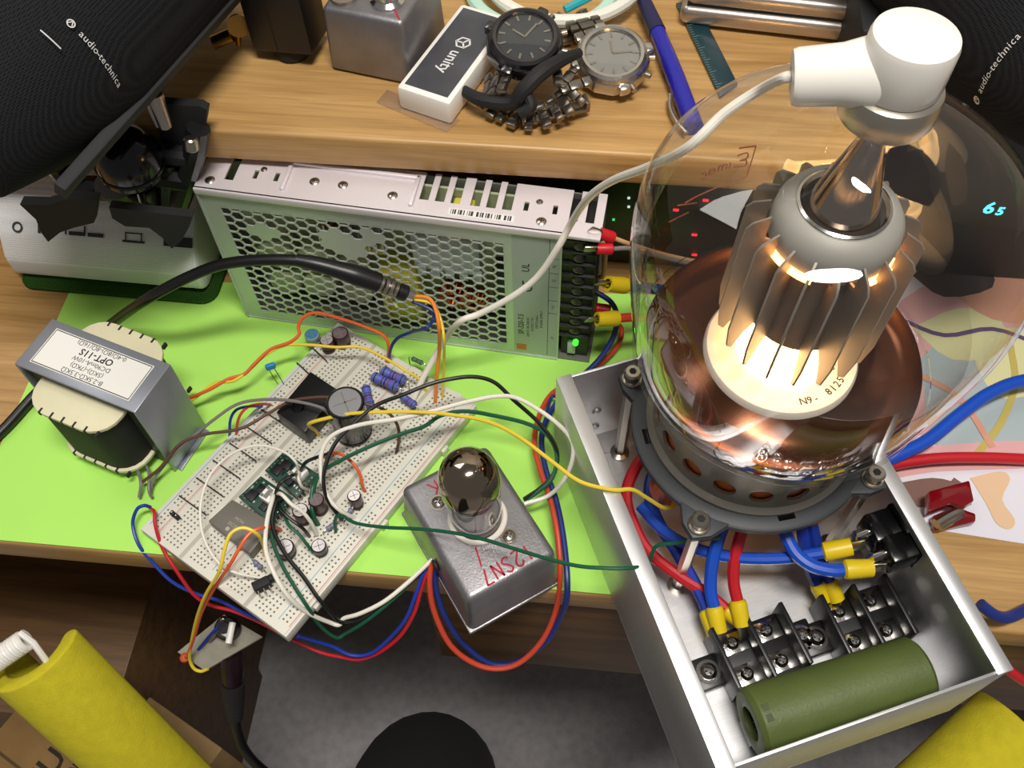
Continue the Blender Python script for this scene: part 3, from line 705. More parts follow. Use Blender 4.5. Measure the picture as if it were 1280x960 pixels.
# two green modules
pgreen = mat('dark green circuit board', '#1d4436', .4, noise=.25, nscale=300)
def module(px, label, jst):
    t, b, P = block('circuit_module', label, 'circuit module', px, 9, None, z0=7.4, bev=.15); t.part('board', b, pgreen)
    e0, e1 = P[1]-P[0], P[3]-P[0]; o = P[0]; rnd = random.Random(len(label)); at = lambda u, v: o+e0*u+e1*v
    for (u, v, w, d) in ((.3, .22, 6, 5), (.65, .3, 5, 6), (.35, .62, 7, 4), (.75, .75, 4, 4)):
        q = at(u, v); b = B(); b.box((q.x, q.y, 9.9), (w, d, 1.8), bev=.2); t.part('chip', b, blk)
    b = B()
    for k in range(16):
        q = at(rnd.uniform(.06, .94), rnd.uniform(.06, .94)); b.box((q.x, q.y, 9.5), (rnd.uniform(1, 2.4), rnd.uniform(.8, 1.4), 1), mi=k % 3)
    t.part('surface_component', b, [mat('solder', '#b8b8b0', .3, .8), mat('brown chip', '#6a5a44', .5), blk])
    b = B(); [b.cyl((at(u, v).x, at(u, v).y, -2), (at(u, v).x, at(u, v).y, 9.6), .4, seg=6) for v in (.06, .94) for u in (.1, .26, .42, .58, .74, .9)]; t.part('pin', b, nickel)
    q = t.inv @ U(*jst, ZB+14)
    b = B(); b.box((q.x, q.y, 12), (8, 7, 6), bev=.4); b.box((q.x, q.y, 15.4), (6, 2.2, .8), mi=1); b.box((q.x+2.5, q.y+2.4, 15.4), (1.6, 1.6, .8), mi=1); b.box((q.x-2.5, q.y+2.4, 15.4), (1.6, 1.6, .8), mi=1)
    t.part('connector', b, [mat('connector white', '#f0eeea', .35), grey_p], label='white plug connector')
module([(298, 621), (326, 595), (366, 622), (338, 654)], 'green circuit module with a white connector, right beside the grey power module', (336, 618))
module([(331, 588), (355, 564), (397, 592), (371, 622)], 'green circuit module with a white connector, the further of the two green modules', (373, 591))
# ------------------------------------------------------------------ small die-cast box with glass valve
JM = T(-44.23, 152.75, .6) @ rot(z=.6233)
t = Thing('junction_box', 'small grey die-cast metal box with red handwriting under the small glass valve', 'box', JM)
JL, JW, JH = 50.74, 73.54, 37.27
b = B(); b.box((JL/2, JW/2, JH/2), (JL+4, JW+4, JH), taper=(JL)/(JL+4), bev=4, seg=4); b.bx(-2.4, JL+2.4, -2.4, JW+2.4, 0, 3, bev=.8)
t.part('body', b, cast)
VC = JM.inverted() @ U(597, 648, JH)
def jl(px, py): return JM.inverted() @ U(px, py, JH)
b = B(); b.lathe([(0, .2), (15.2, .2), (15.2, 1.4), (14.6, 2), (13, 2), (13, 1)], 40, T(VC.x, VC.y, JH)); t.part('socket_ring', b, mat('socket ceramic', '#e4ddd2', .4), label='white socket ring')
for px in ((636, 671), (548, 629)):
    q = jl(*px); b = B(); screw(b, T(q.x, q.y, JH), 3.4, 1.8); b.lathe([(0, .3), (4.6, .3), (4.6, 0)], 20, T(q.x, q.y, JH)); t.part('screw', b, [nickel, ink])
b = B()
def pen(px, w=1.0): b.stroke([[tuple((jl(*q)).xy) for q in ln] for ln in px], T(0, 0, JH+.12), w, 0, 3)
GL = {'1': [[(.3, 0), (.3, 1)]], '2': [[(0, .75), (.2, 1), (.5, .95), (.55, .65), (0, 0), (.6, .02)]], 'S': [[(.6, .85), (.3, 1), (.05, .8), (.3, .5), (.6, .25), (.3, 0), (0, .12)]],
      'N': [[(0, 0), (.02, 1)], [(.02, 1), (.55, 0)], [(.55, 0), (.6, 1)]], '7': [[(0, 1), (.6, 1)], [(.6, 1), (.2, 0)]], 'K': [[(.05, 0), (.05, 1)], [(.6, 1), (.05, .45)], [(.2, .55), (.65, 0)]], '/': [[(0, 0), (.15, 1)]]}
def hand(txt, p0, p1, size, w=1.0):
    a, c = jl(*p0), jl(*p1); d = (c-a); d.z = 0; L = d.length; d.normalize(); m_ = frame((a.x, a.y, JH+.12), d, (0, 0, 1)); adv = L/max(1, len(txt))
    for k, ch in enumerate(txt): b.stroke([[(x*size*.8, y*size) for x, y in ln] for ln in GL[ch]], m_ @ T(k*adv, 0, 0), w, 0, 3)
z3 = lambda x, y: (480+x/3, 530+y/3)
hand('12SN7', z3(535, 452), z3(345, 565), 8.2)
t.part('marker_writing', b, inkr, label='red handwritten lettering 12SN7', recalc=False); b = B()
hand('K', z3(190, 212), z3(140, 240), 9, .9); t.part('marker_writing', b, inkr, label='red handwritten letter K', recalc=False); b = B()
hand('/', z3(343, 462), z3(300, 480), 11, .9)
t.part('marker_line', b, inkr, label='red marker stroke', recalc=False)
b = B(); b.lathe([(0, 0), (3.4, 0), (3.4, 1.2), (2.2, 1.2)], 16, T(-1.6, JW*.45, 18) @ rot(0, -PI/2, 0)); t.part('grommet', b, blk_matte)

t = Thing('vacuum_tube', 'small clear glass valve with a silvery mirrored dome, plugged into the die-cast box', 'vacuum tube', JM @ T(VC.x, VC.y, JH+1) @ rot(z=-.6233) @ rot(0, -.05, 0))
b = B(); b.lathe([(0, 0.2), (12.4, .2), (12.6, 4), (12.2, 7)], 36); t.part('base', b, mat('grey base', '#6f6c6a', .35, .5))
g_small = glass('valve glass', (.93, .93, .9), mult=1.3)
b = B(); b.lathe([(12.3, 6), (13.0, 10), (13.4, 16), (14, 24), (14.6, 36)], 48)
t.part('glass_envelope', b, g_small, recalc=False, label='clear glass lower envelope')
b = B(); pr = [(14.6, 36), (14.8, 40), (14.3, 46), (12.6, 51.5), (9.5, 55.5), (5, 58), (0, 58.6)]; b.lathe(pr, 48)
t.part('getter_dome', b, mat('getter mirror', '#a29482', .1, 1), label='smoky mirrored top dome')
b = B()
for x in (-5, 5): b.lathe([(4.2, 8), (4.2, 33)], 18, T(x, 0, 0) @ MX.Diagonal((1, .8, 1, 1)))
b.lathe([(0, 8), (10.5, 8), (10.5, 8.8), (0, 8.8)], 24, mi=1); b.lathe([(0, 33), (10.5, 33), (10.5, 33.8), (0, 33.8)], 24, mi=1)
t.part('anode_plate', b, [mat('dull nickel plate', '#8f8a88', .4, .7), mat('mica', '#cfc9c0', .3)])
b = B(); b.lathe([(11.2, 8), (11.2, 25)], 36); t.part('foil_shield', b, mat('silver plate', '#b5afb2', .3, .7))
# ------------------------------------------------------------------ aluminium chassis
CL_, CWD, CH = 135.85, 198.1, 73.03
CM = T(68.0, 80.6, .6) @ rot(z=.4084)
t = Thing('chassis', 'open aluminium tray chassis overhanging the front of the desk, holding the big glass tube', 'chassis', CM); CHS = t
b = B(); w = 1.4
b.bx(0, CL_, 0, CWD, 0, w); t.part('floor_plate', b, alu)
b = B(); b.bx(0, w, 0, CWD, w, CH, bev=.2); t.part('side_wall', b, alu)
b = B(); b.bx(CL_-w, CL_, 0, CWD, w, CH, bev=.2); t.part('side_wall', b, alu)
b = B(); b.bx(w, CL_-w, 0, w, w, CH-.6, bev=.2); t.part('front_wall', b, alu)
b = B(); b.bx(w, CL_-w, CWD-w, CWD, w, CH-.6, bev=.2); b.bx(w, CL_-w, CWD-14, CWD-w, w, w+1.2); t.part('back_wall', b, alu)
b = B(); b.bx(0, 8, -.6, CWD+.2, CH-1, CH+.4, bev=.3); t.part('rim_flange', b, alu_top, label='pale satin rim along the left side')
b = B(); b.bx(CL_-7.5, CL_, -.6, CWD+.2, CH-1, CH+.4, bev=.3); t.part('rim_flange', b, alu_top, label='pale satin rim along the right side')
for x, z in ((24, 30), (24, 12), (100, 30)):
    b = B(); b.lathe([(0, 1.4), (2, 1.2), (2.8, 0)], 16, T(x, CWD-w, z) @ rot(PI/2)); t.part('rivet', b, alu_top)
def cl(px, py, z): return CM.inverted() @ U(px, py, z)

# ------------------------------------------------------------------ tube socket on four posts
TC = V((85, 242.5)); SZ = 80
t = Thing('tube_socket', 'dark round tube socket plate raised on four metal posts in the chassis', 'socket', T(TC.x, TC.y, 0))
posts = [U(876, 650, SZ+6).xy-TC, U(791, 466, SZ+6).xy-TC, U(1095, 592, SZ+6).xy-TC]
posts.append(posts[1]+posts[2]-posts[0])
sock = mat('dark grey casting', '#3a3e42', .5, noise=.08, nscale=90)
b = B(); b.lathe([(47, SZ-6), (56, SZ-6), (57.5, SZ-4), (57.5, SZ-1), (56, SZ), (44, SZ), (44, SZ-6), (47, SZ-6)], 64)
for p in posts:
    d = p.normalized(); n = V((-d.y, d.x)); q = [d*48+n*16, p+d*2+n*7, p+d*7, p+d*2-n*7, d*48-n*16]
    b.prism([(a.x, a.y) for a in q], SZ-5, SZ-.2, bev=.6)
b.box((0, 0, SZ-3), (20, 20, 3)); 
t.part('plate', b, sock)
for a in (3.4, 5.0, 0.6):
    b = B(); b.at(rot(z=a)).box((51.5, 0, SZ+.02), (3, 8, .3)).at(MX.Identity(4)); t.part('slot', b, blk_gloss)
for p in posts:
    b = B(); b.cyl((p.x, p.y, 2.2), (p.x, p.y, SZ-5), 3.1, seg=6); b.lathe([(0, 0), (5.4, 0), (5.4, 1.4), (3, 2.4)], 18, T(p.x, p.y, 2.2)); po = t.part('post', b, nickel, angle=20)
    b = B(); b.cyl((p.x, p.y, SZ), (p.x, p.y, SZ+1.2), 5.2, seg=20, bev=.3); b.cyl((p.x, p.y, SZ+1.2), (p.x, p.y, SZ+2.6), 4.2, seg=20); b.cyl((p.x, p.y, SZ+2.6), (p.x, p.y, SZ+7.6), 4.4, seg=24, bev=.9); b.lathe([(2, .05), (0, .05)], 6, T(p.x, p.y, SZ+7.6), 1)
    t.part('bolt_head', b, [nickel, ink], po)
for a in (3.75, 5.5, 1.0):
    b = B(); c_, s_ = math.cos(a), math.sin(a)
    b.tube([(c_*46, s_*46, SZ-4), (c_*50, s_*50, SZ-16), (c_*47, s_*47, SZ-34), (c_*40, s_*40, SZ-44)], 5, 10); t.part('spring_contact', b, copper, label='copper spring contact')

# ------------------------------------------------------------------ big transmitting tube
TM = T(TC.x, TC.y, SZ+.3) @ rot(0, .022, 0)
t = Thing('transmitting_tube', 'large glass transmitting tube with grey finned anode and glowing filament', 'vacuum tube', TM); TX = t
ring = mat('base ring metal', '#a8a297', .35, .7, noise=.05, nscale=60)
RB, ZH = 48, 42
b = B(); nh = 18
for k in range(nh):
    a0 = 2*PI*k/nh; da = 2*PI/nh; n = 16; hr = 5.5; zc = 15; zlo, zhi = 4, 28
    def cp(u, z, r=RB): return (r*math.cos(a0+u/RB), r*math.sin(a0+u/RB), z)
    Wd = da*RB; cu = Wd/2; inner = []; outer = []
    for j in range(n):
        w_ = 2*PI*j/n; c_, s_ = math.cos(w_), math.sin(w_); inner.append((cu+hr*c_, zc+hr*s_))
        k_ = min((Wd/2)/abs(c_) if abs(c_) > 1e-6 else 1e9, ((zhi-zc) if s_ > 0 else (zc-zlo))/abs(s_) if abs(s_) > 1e-6 else 1e9); outer.append((cu+k_*c_, zc+k_*s_))
    iv = [b.v(cp(*q)) for q in inner]; ov = [b.v(cp(*q)) for q in outer]; dv = [b.v(cp(*q, r=RB-1.5)) for q in inner]
    for j in range(n):
        i2 = (j+1) % n; b.f([ov[j], ov[i2], iv[i2], iv[j]]); b.f([iv[j], iv[i2], dv[i2], dv[j]])
    cs = [b.v(cp(x_, z_)) for x_, z_ in ((0, zlo), (Wd, zlo), (Wd, zhi), (0, zhi))]
    for (cx_, cz_), cvx in zip(((0, zlo), (Wd, zlo), (Wd, zhi), (0, zhi)), cs):
        # close the corner between the two outer points either side of it
        ds = sorted(range(n), key=lambda j: (outer[j][0]-cx_)**2+(outer[j][1]-cz_)**2)[:2]
        b.f([ov[ds[0]], ov[ds[1]], cvx])
b.lathe([(50.5, 0), (50.5, 1.5), (49, 3), (48, 4.1)], 84); b.lathe([(48, 27.9), (48, ZH-4), (49.5, ZH-2), (50, ZH)], 84)
t.part('base_ring', b, ring, label='metal base ring with a row of round holes', recalc=True)
b = B(); b.lathe([(45.5, .5), (45.5, ZH-2)], 64); t.part('inner_sleeve', b, mat('orange copper sleeve', '#d8783c', .45, .4), label='copper sleeve seen through the ring holes')
# glass
def Rg(prof): return prof
g_big = glass('bulb glass', (.965, .97, .962), mult=1.4)
GP = [(52, 45), (57, 50), (61.5, 58), (63.5, 65), (65.5, 75), (68.5, 95), (71, 115), (72, 130), (71, 143), (67.5, 154), (61.5, 163), (52, 170), (40, 175), (30, 177.5), (21, 180.5), (14, 186), (12, 194)]
pr = [(p.x, p.y) for p in smooth_pts([V((r, z, 0)) for r, z in GP], 3)]
b = B(); b.lathe(pr, 96); b.lathe([(r-2.2, z) for r, z in pr[5:16]], 96); b.lathe([(61.8, 57), (63.4, 57.6), (63.8, 59), (62.6, 60.4)], 96)
t.part('glass_envelope', b, g_big, recalc=False, label='clear domed glass envelope', angle=60)
gs_refl = mat('amber mirror', '#5c3826', .22, .9)
b = B(); b.lathe([(33.2, 58.5), (40, 54.8), (47, 52.6), (53, 53), (57.5, 56), (59.6, 60.5)], 80); b.lathe([(50, ZH-1), (54.5, 47.5), (58.6, 53.5)], 80)
t.part('copper_dish', b, gs_refl, label='amber mirrored dish around the filament base')
wc = mat('white ceramic', '#e6ded2', .5)
b = B(); b.lathe([(0, 63), (29.5, 63), (32, 62), (33, 60), (33, 50)], 64); t.part('ceramic_disc', b, wc)
def disc_text(s_, a, r, size):
    b = B(); 
    for k, ch in enumerate(s_):
        w_ = a+k*size*.62/r; p = V((math.cos(w_), math.sin(w_), 0)); b.text(ch, size, frame((p.x*r, p.y*r, 63.15), (-p.y, p.x, 0), (0, 0, 1)), 0, .06)
    return b
t.part('disc_marking', disc_text('N9-', -1.3, 27.5, 4.6), ink); t.part('disc_marking', disc_text('8125-1', -.85, 27.5, 4.6), ink); t.part('disc_marking', disc_text('87', -.4, 22, 4), ink)
hot = mat('glowing filament', '#ffd8a0', .5, emit='#ffa850', estr=10)
hot2 = mat('white hot filament', '#fff0d0', .5, emit='#ffd090', estr=9)
b = B()
for k in range(12):
    a = 2*PI*k/12; b.tube([(17*math.cos(a), 17*math.sin(a), 61), (19*math.cos(a+.2), 19*math.sin(a+.2), 72), (17*math.cos(a+.5), 17*math.sin(a+.5), 84), (16*math.cos(a+.5), 16*math.sin(a+.5), 138)], 1.5, 8)
b.lathe([(20, 63.2), (20, 65.5), (14, 65.5)], 40)
t.part('filament', b, hot2, label='white-hot filament cage')
# anode: fluted body with radial fins
ano = mat('dull grey anode', '#807a72', .5, .6, noise=.05, nscale=60)
AZ0, AZ1 = 91, 134
b = B(); b.lathe([(19.6, AZ0), (20.6, AZ0), (20.6, AZ1), (19.6, AZ1), (19.6, AZ0)], 64); an = t.part('anode_body', b, ano)
fn = mat('grey fin', '#938a80', .5, .35, noise=.04, nscale=50)
NF = 18
for k in range(NF):
    a = 2*PI*(k+.35)/NF; p = V((math.cos(a), math.sin(a), 0)); m_ = frame((0, 0, 0), p, V((-p.y, p.x, 0)))   # local x radial, z tangential, y = -z world? handled below
    zax = m_.to_3x3() @ V((0, 1, 0)); sg = 1 if zax.z > 0 else -1
    P = [(20.4, AZ0+3), (25, AZ0-3), (28.6, AZ0-12), (31, AZ0-10), (32.6, AZ0+2), (32, AZ1+6), (30, AZ1+9), (24, AZ1+12), (24, AZ1+1), (20.4, AZ1)]
    b = B(); b.prism([(x, y*sg) for x, y in P], -.45, .45, m=m_); t.part('fin', b, fn, an)
capm = mat('grey anode cap', '#a8a59e', .55, .15, noise=.03, nscale=40)
b = B(); b.lathe([(22.2, AZ1+2.5), (23.2, AZ1+3.5), (23.4, AZ1+9), (22.7, AZ1+13.5), (20.4, AZ1+17.2), (17.4, AZ1+18.6), (15.8, AZ1+18.2), (15, AZ1+16.5), (14.4, AZ1+11), (0, AZ1+10)], 64)
t.part('anode_cap', b, capm, label='smooth grey anode cap')
b = B(); b.lathe([(15.2, AZ1+17.4), (16.6, AZ1+19), (15.6, AZ1+19.5), (14.6, AZ1+18)], 64); t.part('cap_lip', b, chrome)
b = B()
for a0, a1 in ((3.55, 4.35), (5.15, 5.9), (1.2, 1.6)): b.lathe([(20.8, AZ1+.2), (25, AZ1+1.2), (24.8, AZ1+2), (20.8, AZ1+2.6)], 12, a0=a0, a1=a1)
t.part('glow_slit', b, hot, label='orange-white glowing slit under the cap')
b = B()
for a in (4.75, 0.6, 2.4): b.at(rot(z=a)).box((20.6, 0, AZ1+1.4), (1.4, 6, 3.4)).at(MX.Identity(4))
t.part('cap_tab', b, capm)
b = B(); b.lathe([(14, AZ1+10), (14.2, AZ1+13), (12.6, AZ1+18), (8, AZ1+36), (4.6, AZ1+48), (3.6, AZ1+54), (3.6, AZ1+59)], 48); t.part('cone', b, mat('polished nickel cone', '#b7aba2', .13, 1), label='polished metal cone')
STZ = 195
b = B(); b.lathe([(5, STZ-4), (11, STZ-3), (14.2, STZ-1.4), (15.4, STZ+1), (15.4, STZ+8), (14.8, STZ+10), (13, STZ+11), (0, STZ+11)], 48); t.part('top_cap', b, mat('satin nickel', '#b4aea2', .3, .85), label='satin metal top cap')
# mirrored lettering on the far glass
b = B()
def gpt(ang, z, r=71.5): return V((r*math.cos(ang), r*math.sin(ang), z))
def gstroke(lines, a_c, z_c, sc, mi=0):
    for ln in lines:
        q = smooth_pts([V((x, y, 0)) for x, y in ln], 3); b.tube([gpt(a_c-p.x*sc/70, z_c+p.y*sc, 68.6) for p in q], .35, 4, mi=mi, raw=True)
E_ = [[(0, 1), (-.7, 1.1), (-.8, .6), (-.3, .5), (-.8, .4), (-.8, -.1), (0, 0)]]
m_s = [[(.3, 0), (.35, .5), (.6, .45), (.6, 0)], [(.6, .4), (.9, .5), (.9, 0)]]
i_s = [[(1.2, .5), (1.2, 0)]]; a_s = [[(1.9, .4), (1.6, .5), (1.5, .1), (1.9, .1), (1.9, .5), (1.95, 0)]]; c_s = [[(2.6, .45), (2.2, .4), (2.2, .05), (2.6, 0)]]
i_s = [[(.35, .5), (.35, 0)]]; m_s = [[(x+.3, y) for x, y in l] for l in m_s]
bx_ = [[(-1.2, -1.2), (-1.2, 1.6)], [(-1.2, 1.6), (0, 1.7)], [(-1.2, -1.2), (1, -1.6), (3.6, -1.7)], [(2.4, -2.4), (4.4, -1.4)], [(3, -3), (5, -2.6)]]
gstroke([[( -x, y) for x, y in l] for l in E_+m_s+i_s+a_s+c_s+bx_], 1.98, 104, 6.5)
t.part('glass_lettering', b, mat('brown print', '#7a3a22', .6), label='brown lettering on the far side of the glass, seen mirrored')

# ------------------------------------------------------------------ white ceramic cap connector and its cable
m_ = TM @ T(0, 0, STZ+10.6)
AD = (m_.inverted().to_3x3() @ (U(1000, 98, None, 0.0001+ (m_.translation.y)) - m_.translation)); AD.z = 0; AD.normalize(); AD.z = -.16; AD.normalize()
t = Thing('cap_connector', 'glossy white elbow connector pushed onto the top cap of the big tube', 'connector', m_)
wcon = mat('glossy white ceramic', '#f2efe6', .28, coat=.4)
b = B(); b.lathe([(8, 1), (12.8, 0), (13.4, 1.2), (13.2, 15.6), (12.6, 17.6), (10.6, 18.6), (0, 18.8)], 48)
b.lathe([(0, 0), (12, 0), (11, 10), (9.4, 17), (8.8, 30), (8.2, 31.6), (6, 32), (3.6, 32), (3.2, 28), (0, 28)], 40, T(0, 0, 4.5) @ z_to(AD))
t.part('elbow', b, wcon)
ARM = m_ @ (V((0, 0, 4.5))+AD*30)
# ------------------------------------------------------------------ terminal strips on the chassis floor
ZF = 2.1
def strip(name, label, mount0, mount1, n, flip=1):
    a, c = U(*mount0, ZF+4), U(*mount1, ZF+4); a.z = c.z = ZF; d = (c-a); L = d.length; d.normalize()
    t = Thing(name, label, 'terminal strip', frame(a, d, (0, 0, 1)))
    b = B(); b.bx(-7, 7, -8, 8, 0, 7, bev=1); b.bx(L-7, L+7, -8, 8, 0, 7, bev=1); b.bx(6, L-6, -15, 15, 0, 9, bev=.5)
    w = (L-14)/n
    for k in range(n+1): b.bx(7+k*w-1.1, 7+k*w+1.1, -16, 16, 0, 22, bev=.4)
    t.part('body', b, blk)
    for x in (0, L):
        s_ = B(); screw(s_, T(x, 0, 7.5), 4.2, 3, 0, 1); s_.lathe([(0, .6), (6, .6), (6, 0)], 20, T(x, 0, 7)); t.part('mounting_screw', s_, [chrome, ink])
    for k in range(n):
        for y in (-8, 8):
            s_ = B(); s_.box((0, y, 9.6), (w-3.6, 12, 1.2), m=None) if False else None
            s_ = B(); s_.at(T(7+(k+.5)*w, y, 9)); s_.box((0, 0, .6), (w-3.4, 10, 1.1), bev=.2); s_.at(MX.Identity(4)); screw(s_, T(7+(k+.5)*w, y, 10.2), 3.3, 2.2, 0, 1); t.part('terminal_screw', s_, [chrome, ink])
    return t
S1 = strip('terminal_strip', 'black screw terminal strip nearer the left wall of the chassis', (884, 842), (1000, 798), 2)
S2 = strip('terminal_strip', 'black screw terminal strip behind the green resistor, next to the right wall of the chassis', (1018, 800), (1127, 763), 2)

# ------------------------------------------------------------------ green tubular resistor
a, c = U(938, 905, 27), U(1150, 838, 27); d = (c-a).normalized(); L = (c-a).length
t = Thing('power_resistor', 'large green ceramic tube resistor lying across the front of the chassis', 'resistor', frame(a, (0, 0, 1), d))
gr = mat('green enamel', '#546230', .5, noise=.12, nscale=40, bump=.15, bscale=600)
R = 16.5
b = B(); b.lathe([(8, 6), (8, 0), (10, -.6), (R-2, -.2), (R, 2), (R, L-2), (R-2, L), (8, L), (8, L-5)], 48); t.part('tube', b, gr)
b = B(); b.lathe([(8, 3), (8, L-3)], 32); t.part('bore', b, mat('dark bore', '#1c2414', .7))
b = B(); b.box((R-.8, 0, 5), (1.5, 8, 3)); b.tube([(R-1, 0, 5), (0, R+1, 4), (-R+3, 8, 3)], 1.2, 8); t.part('end_band', b, mat('dark band', '#3c4a24', .6))
b = B(); b.bx(-R-9, -R, -6, 6, 2, 5); b.bx(-R-9, -R, -6, 6, L-5, L-2); t.part('bracket', b, alu)

# ------------------------------------------------------------------ two pole connector on the right chassis wall
t = Thing('panel_connector', 'black two-pole connector on the inside of the right chassis wall', 'connector', frame(U(1135, 665, 48), CM.to_3x3() @ V((0, 1, 0)), (0, 0, 1)))
xd = t.inv.to_3x3() @ (CM.to_3x3() @ V((-1, 0, 0)))      # towards the inside
for (pc_, nm) in (((1122, 655), 'pole'), ((1143, 681), 'pole')):
    q = t.inv @ U(*pc_, 50); b = B(); b.at(T(*q) @ frame((0, 0, 0), xd, (0, 0, 1))); b.box((8, 0, 0), (18, 15, 15), bev=1.4); b.box((1, 0, 0), (5, 17, 17), bev=1); b.at(MX.Identity(4)); t.part('body', b, blk_gloss if nm == 'pole' else blk)
    b = B(); e = q+xd*15; 
    for s_ in (-1, 1): b.cyl(e+V((0, 0, 0))+t.inv.to_3x3() @ V((0, 0, s_*2.4)), e+xd*9+t.inv.to_3x3() @ V((0, 0, s_*2.4)), 2.7, seg=12, bev=.3)
    t.part('receptacle', b, chrome, label='chrome receptacle')
# ------------------------------------------------------------------ wires and cables
H = ZB
ARM_OUT = ARM+(ARM-(m_ @ V((0, 0, 4.5)))).normalized()*4
def W(name, label, lst, r, m, cat='wire', seg=8, group=None): return wire(name, label, lst, r*.9 if r < 1.4 else r, m, cat, group, seg)
W('cable', 'white cable running from the white cap connector down across the power supply to the breadboard', [ARM, ARM_OUT, (950, 112, 272), (905, 142, 262), (860, 184, 250), (812, 208, 222), (765, 226, 195), (735, 248, 170), (715, 277, None, 312), (697, 310, None, 308), (672, 346, None, 305), (640, 371, None, 302), (600, 392, None, 300), (575, 402, None, 297), (556, 425, 38), (540, 452, 26), (526, 478, 17), (513, 508, H-2)], 1.75, wht_w, 'cable', 10)
W('wire', 'deep orange wire curving from the transformer over the far end of the breadboard', [(238, 497, 16), (262, 487, 20), (285, 474, 22), (305, 468, 22), (318, 455, 24), (338, 437, 26), (362, 428, 28), (374, 418, 30), (373, 408, 32), (380, 396, 36), (396, 391, 38), (425, 398, 34), (455, 408, 30), (480, 420, 27), (486, 436, 20), (483, 455, H-2)], 1.1, oranger_w)
W('wire', 'yellow wire twisted with the orange wire behind the transformer, ending between the blue resistors', [(238, 502, 14), (268, 480, 19), (292, 476, 22), (312, 462, 22), (330, 445, 24), (355, 432, 26), (385, 431, 27), (420, 434, 27), (450, 434, 27), (478, 446, 26), (505, 462, 24), (525, 475, 18), (535, 492, H-2)], 1.0, yel_w)
W('wire', 'orange wire dropping from the phono plug to the breadboard edge', [PLUG, (536, 373, None, 309), (545, 388, None, 303), (549, 412, None, 295), (549, 440, 40), (546, 470, 26), (544, 506, H-2)], 1.2, org_w)
W('wire', 'yellow wire dropping beside the orange wire from the phono plug to the breadboard edge', [PLUG+V((0, -1, -1.5)), (540, 380, None, 307), (551, 400, None, 300), (555, 425, None, 290), (555, 455, 34), (553, 500, H-2)], .9, yel_w)
W('wire', 'dark blue wire curving from the phono plug to the far edge of the breadboard', [PLUG+V((-1, -1, -3)), (540, 388, None, 306), (541, 400, None, 302), (532, 410, None, 296), (515, 415, 45), (498, 422, 36), (489, 434, 26), (486, 452, H-2)], 1.1, navy_w)
W('wire', 'brown wire from under the transformer passing over the black box module on the breadboard', [(176, 604, 8), (200, 585, 14), (224, 556, 22), (256, 543, 26), (300, 536, 28), (335, 517, 30), (362, 502, 33), (390, 497, 36), (418, 497, 38), (450, 503, 38), (478, 511, 36), (494, 526, 28), (499, 545, 20), (495, 569, H-2)], 1.0, brn_w)
W('wire', 'grey wire from under the transformer to the black box module', [(188, 616, 4), (192, 600, 8), (215, 570, 16), (240, 547, 24), (268, 524, 30), (295, 506, 33), (322, 500, 34), (356, 500, 36), (390, 506, 36), (408, 514, 33), (416, 530, H+2)], 1.0, gry_w)
W('wire', 'short blue wire looping over the left rail beside the transformer', [(287, 546, H-2), (288, 525, 20), (296, 512, 24), (312, 508, 20), (330, 508, H-2)], .9, blue_w)
W('wire', 'short orange-red wire looping over the left rail beside the transformer', [(295, 546, H-2), (298, 524, 20), (308, 510, 24), (325, 505, 22), (340, 506, H-2)], .9, redo_w)
W('wire', 'black wire arching over the breadboard into the bundle beside the die-cast box', [(432, 652, H-2), (420, 640, 18), (407, 618, 26), (405, 590, 32), (418, 556, 38), (440, 532, 42), (470, 507, 46), (505, 493, 50), (535, 481, 52), (562, 474, 52), (592, 471, 50), (618, 478, 46), (642, 500, 40), (675, 530, 36), (695, 560, 30), (694, 588, 24), (678, 608, 22), (655, 624, 22)], 1.25, blk_w)
W('wire', 'white wire arching over the breadboard around to the side of the die-cast box', [(446, 648, H-2), (428, 640, 18), (412, 624, 24), (402, 598, 30), (402, 566, 36), (416, 544, 40), (450, 531, 43), (495, 524, 46), (540, 514, 48), (585, 502, 50), (625, 495, 50), (652, 500, 48), (690, 524, 48), (713, 548, 50), (716, 572, 46), (705, 600, 34), (685, 620, 23), (655, 630, 22)], 1.3, wht_w)
W('wire', 'dark green wire arching over the breadboard into the bundle beside the die-cast box', [(398, 660, H-2), (390, 640, 16), (392, 615, 22), (400, 592, 28), (425, 576, 32), (460, 559, 36), (500, 543, 38), (530, 533, 40), (550, 520, 42), (580, 514, 42), (620, 520, 40), (660, 530, 36), (685, 545, 32), (696, 570, 28), (690, 598, 24), (672, 615, 22), (655, 626, 21)], 1.25, grn_w)
W('wire', 'long yellow wire from the black box module over the chassis rim to the socket', [(400, 546, H-2), (394, 538, H+6), (386, 530, 32), (408, 523, 38), (440, 517, 42), (480, 515, 46), (520, 515, 50), (560, 518, 54), (610, 527, 60), (650, 547, 66), (690, 577, 72), (725, 602, 75), (765, 612, 75.6), (790, 612, 74), (808, 622, 68), (828, 634, 60), (840, 634, 54), (843, 622, 52)], 1.15, yel_w)
W('wire', 'long dark green wire crossing in front of the small glass valve into the chassis', [(420, 668, H-2), (419, 650, 18), (426, 644, 24), (445, 654, 28), (480, 659, 36), (520, 661, 44), (560, 665, 52), (600, 673, 58), (640, 685, 62), (680, 697, 68), (720, 707, 73), (755, 710, 75.8), (785, 710, 75.4), (808, 706, 70), (815, 692, 62), (822, 682, 58), (850, 678, 55), (900, 672, 55)], 1.05, grn_w)
W('wire', 'short deep orange wire looping to the maroon capacitor near the valve', [(405, 572, H-2), (408, 568, 18), (424, 567, 24), (440, 578, 24), (450, 593, 20), (453, 608, 15), (458, 616, H-2)], 1.0, oranger_w)
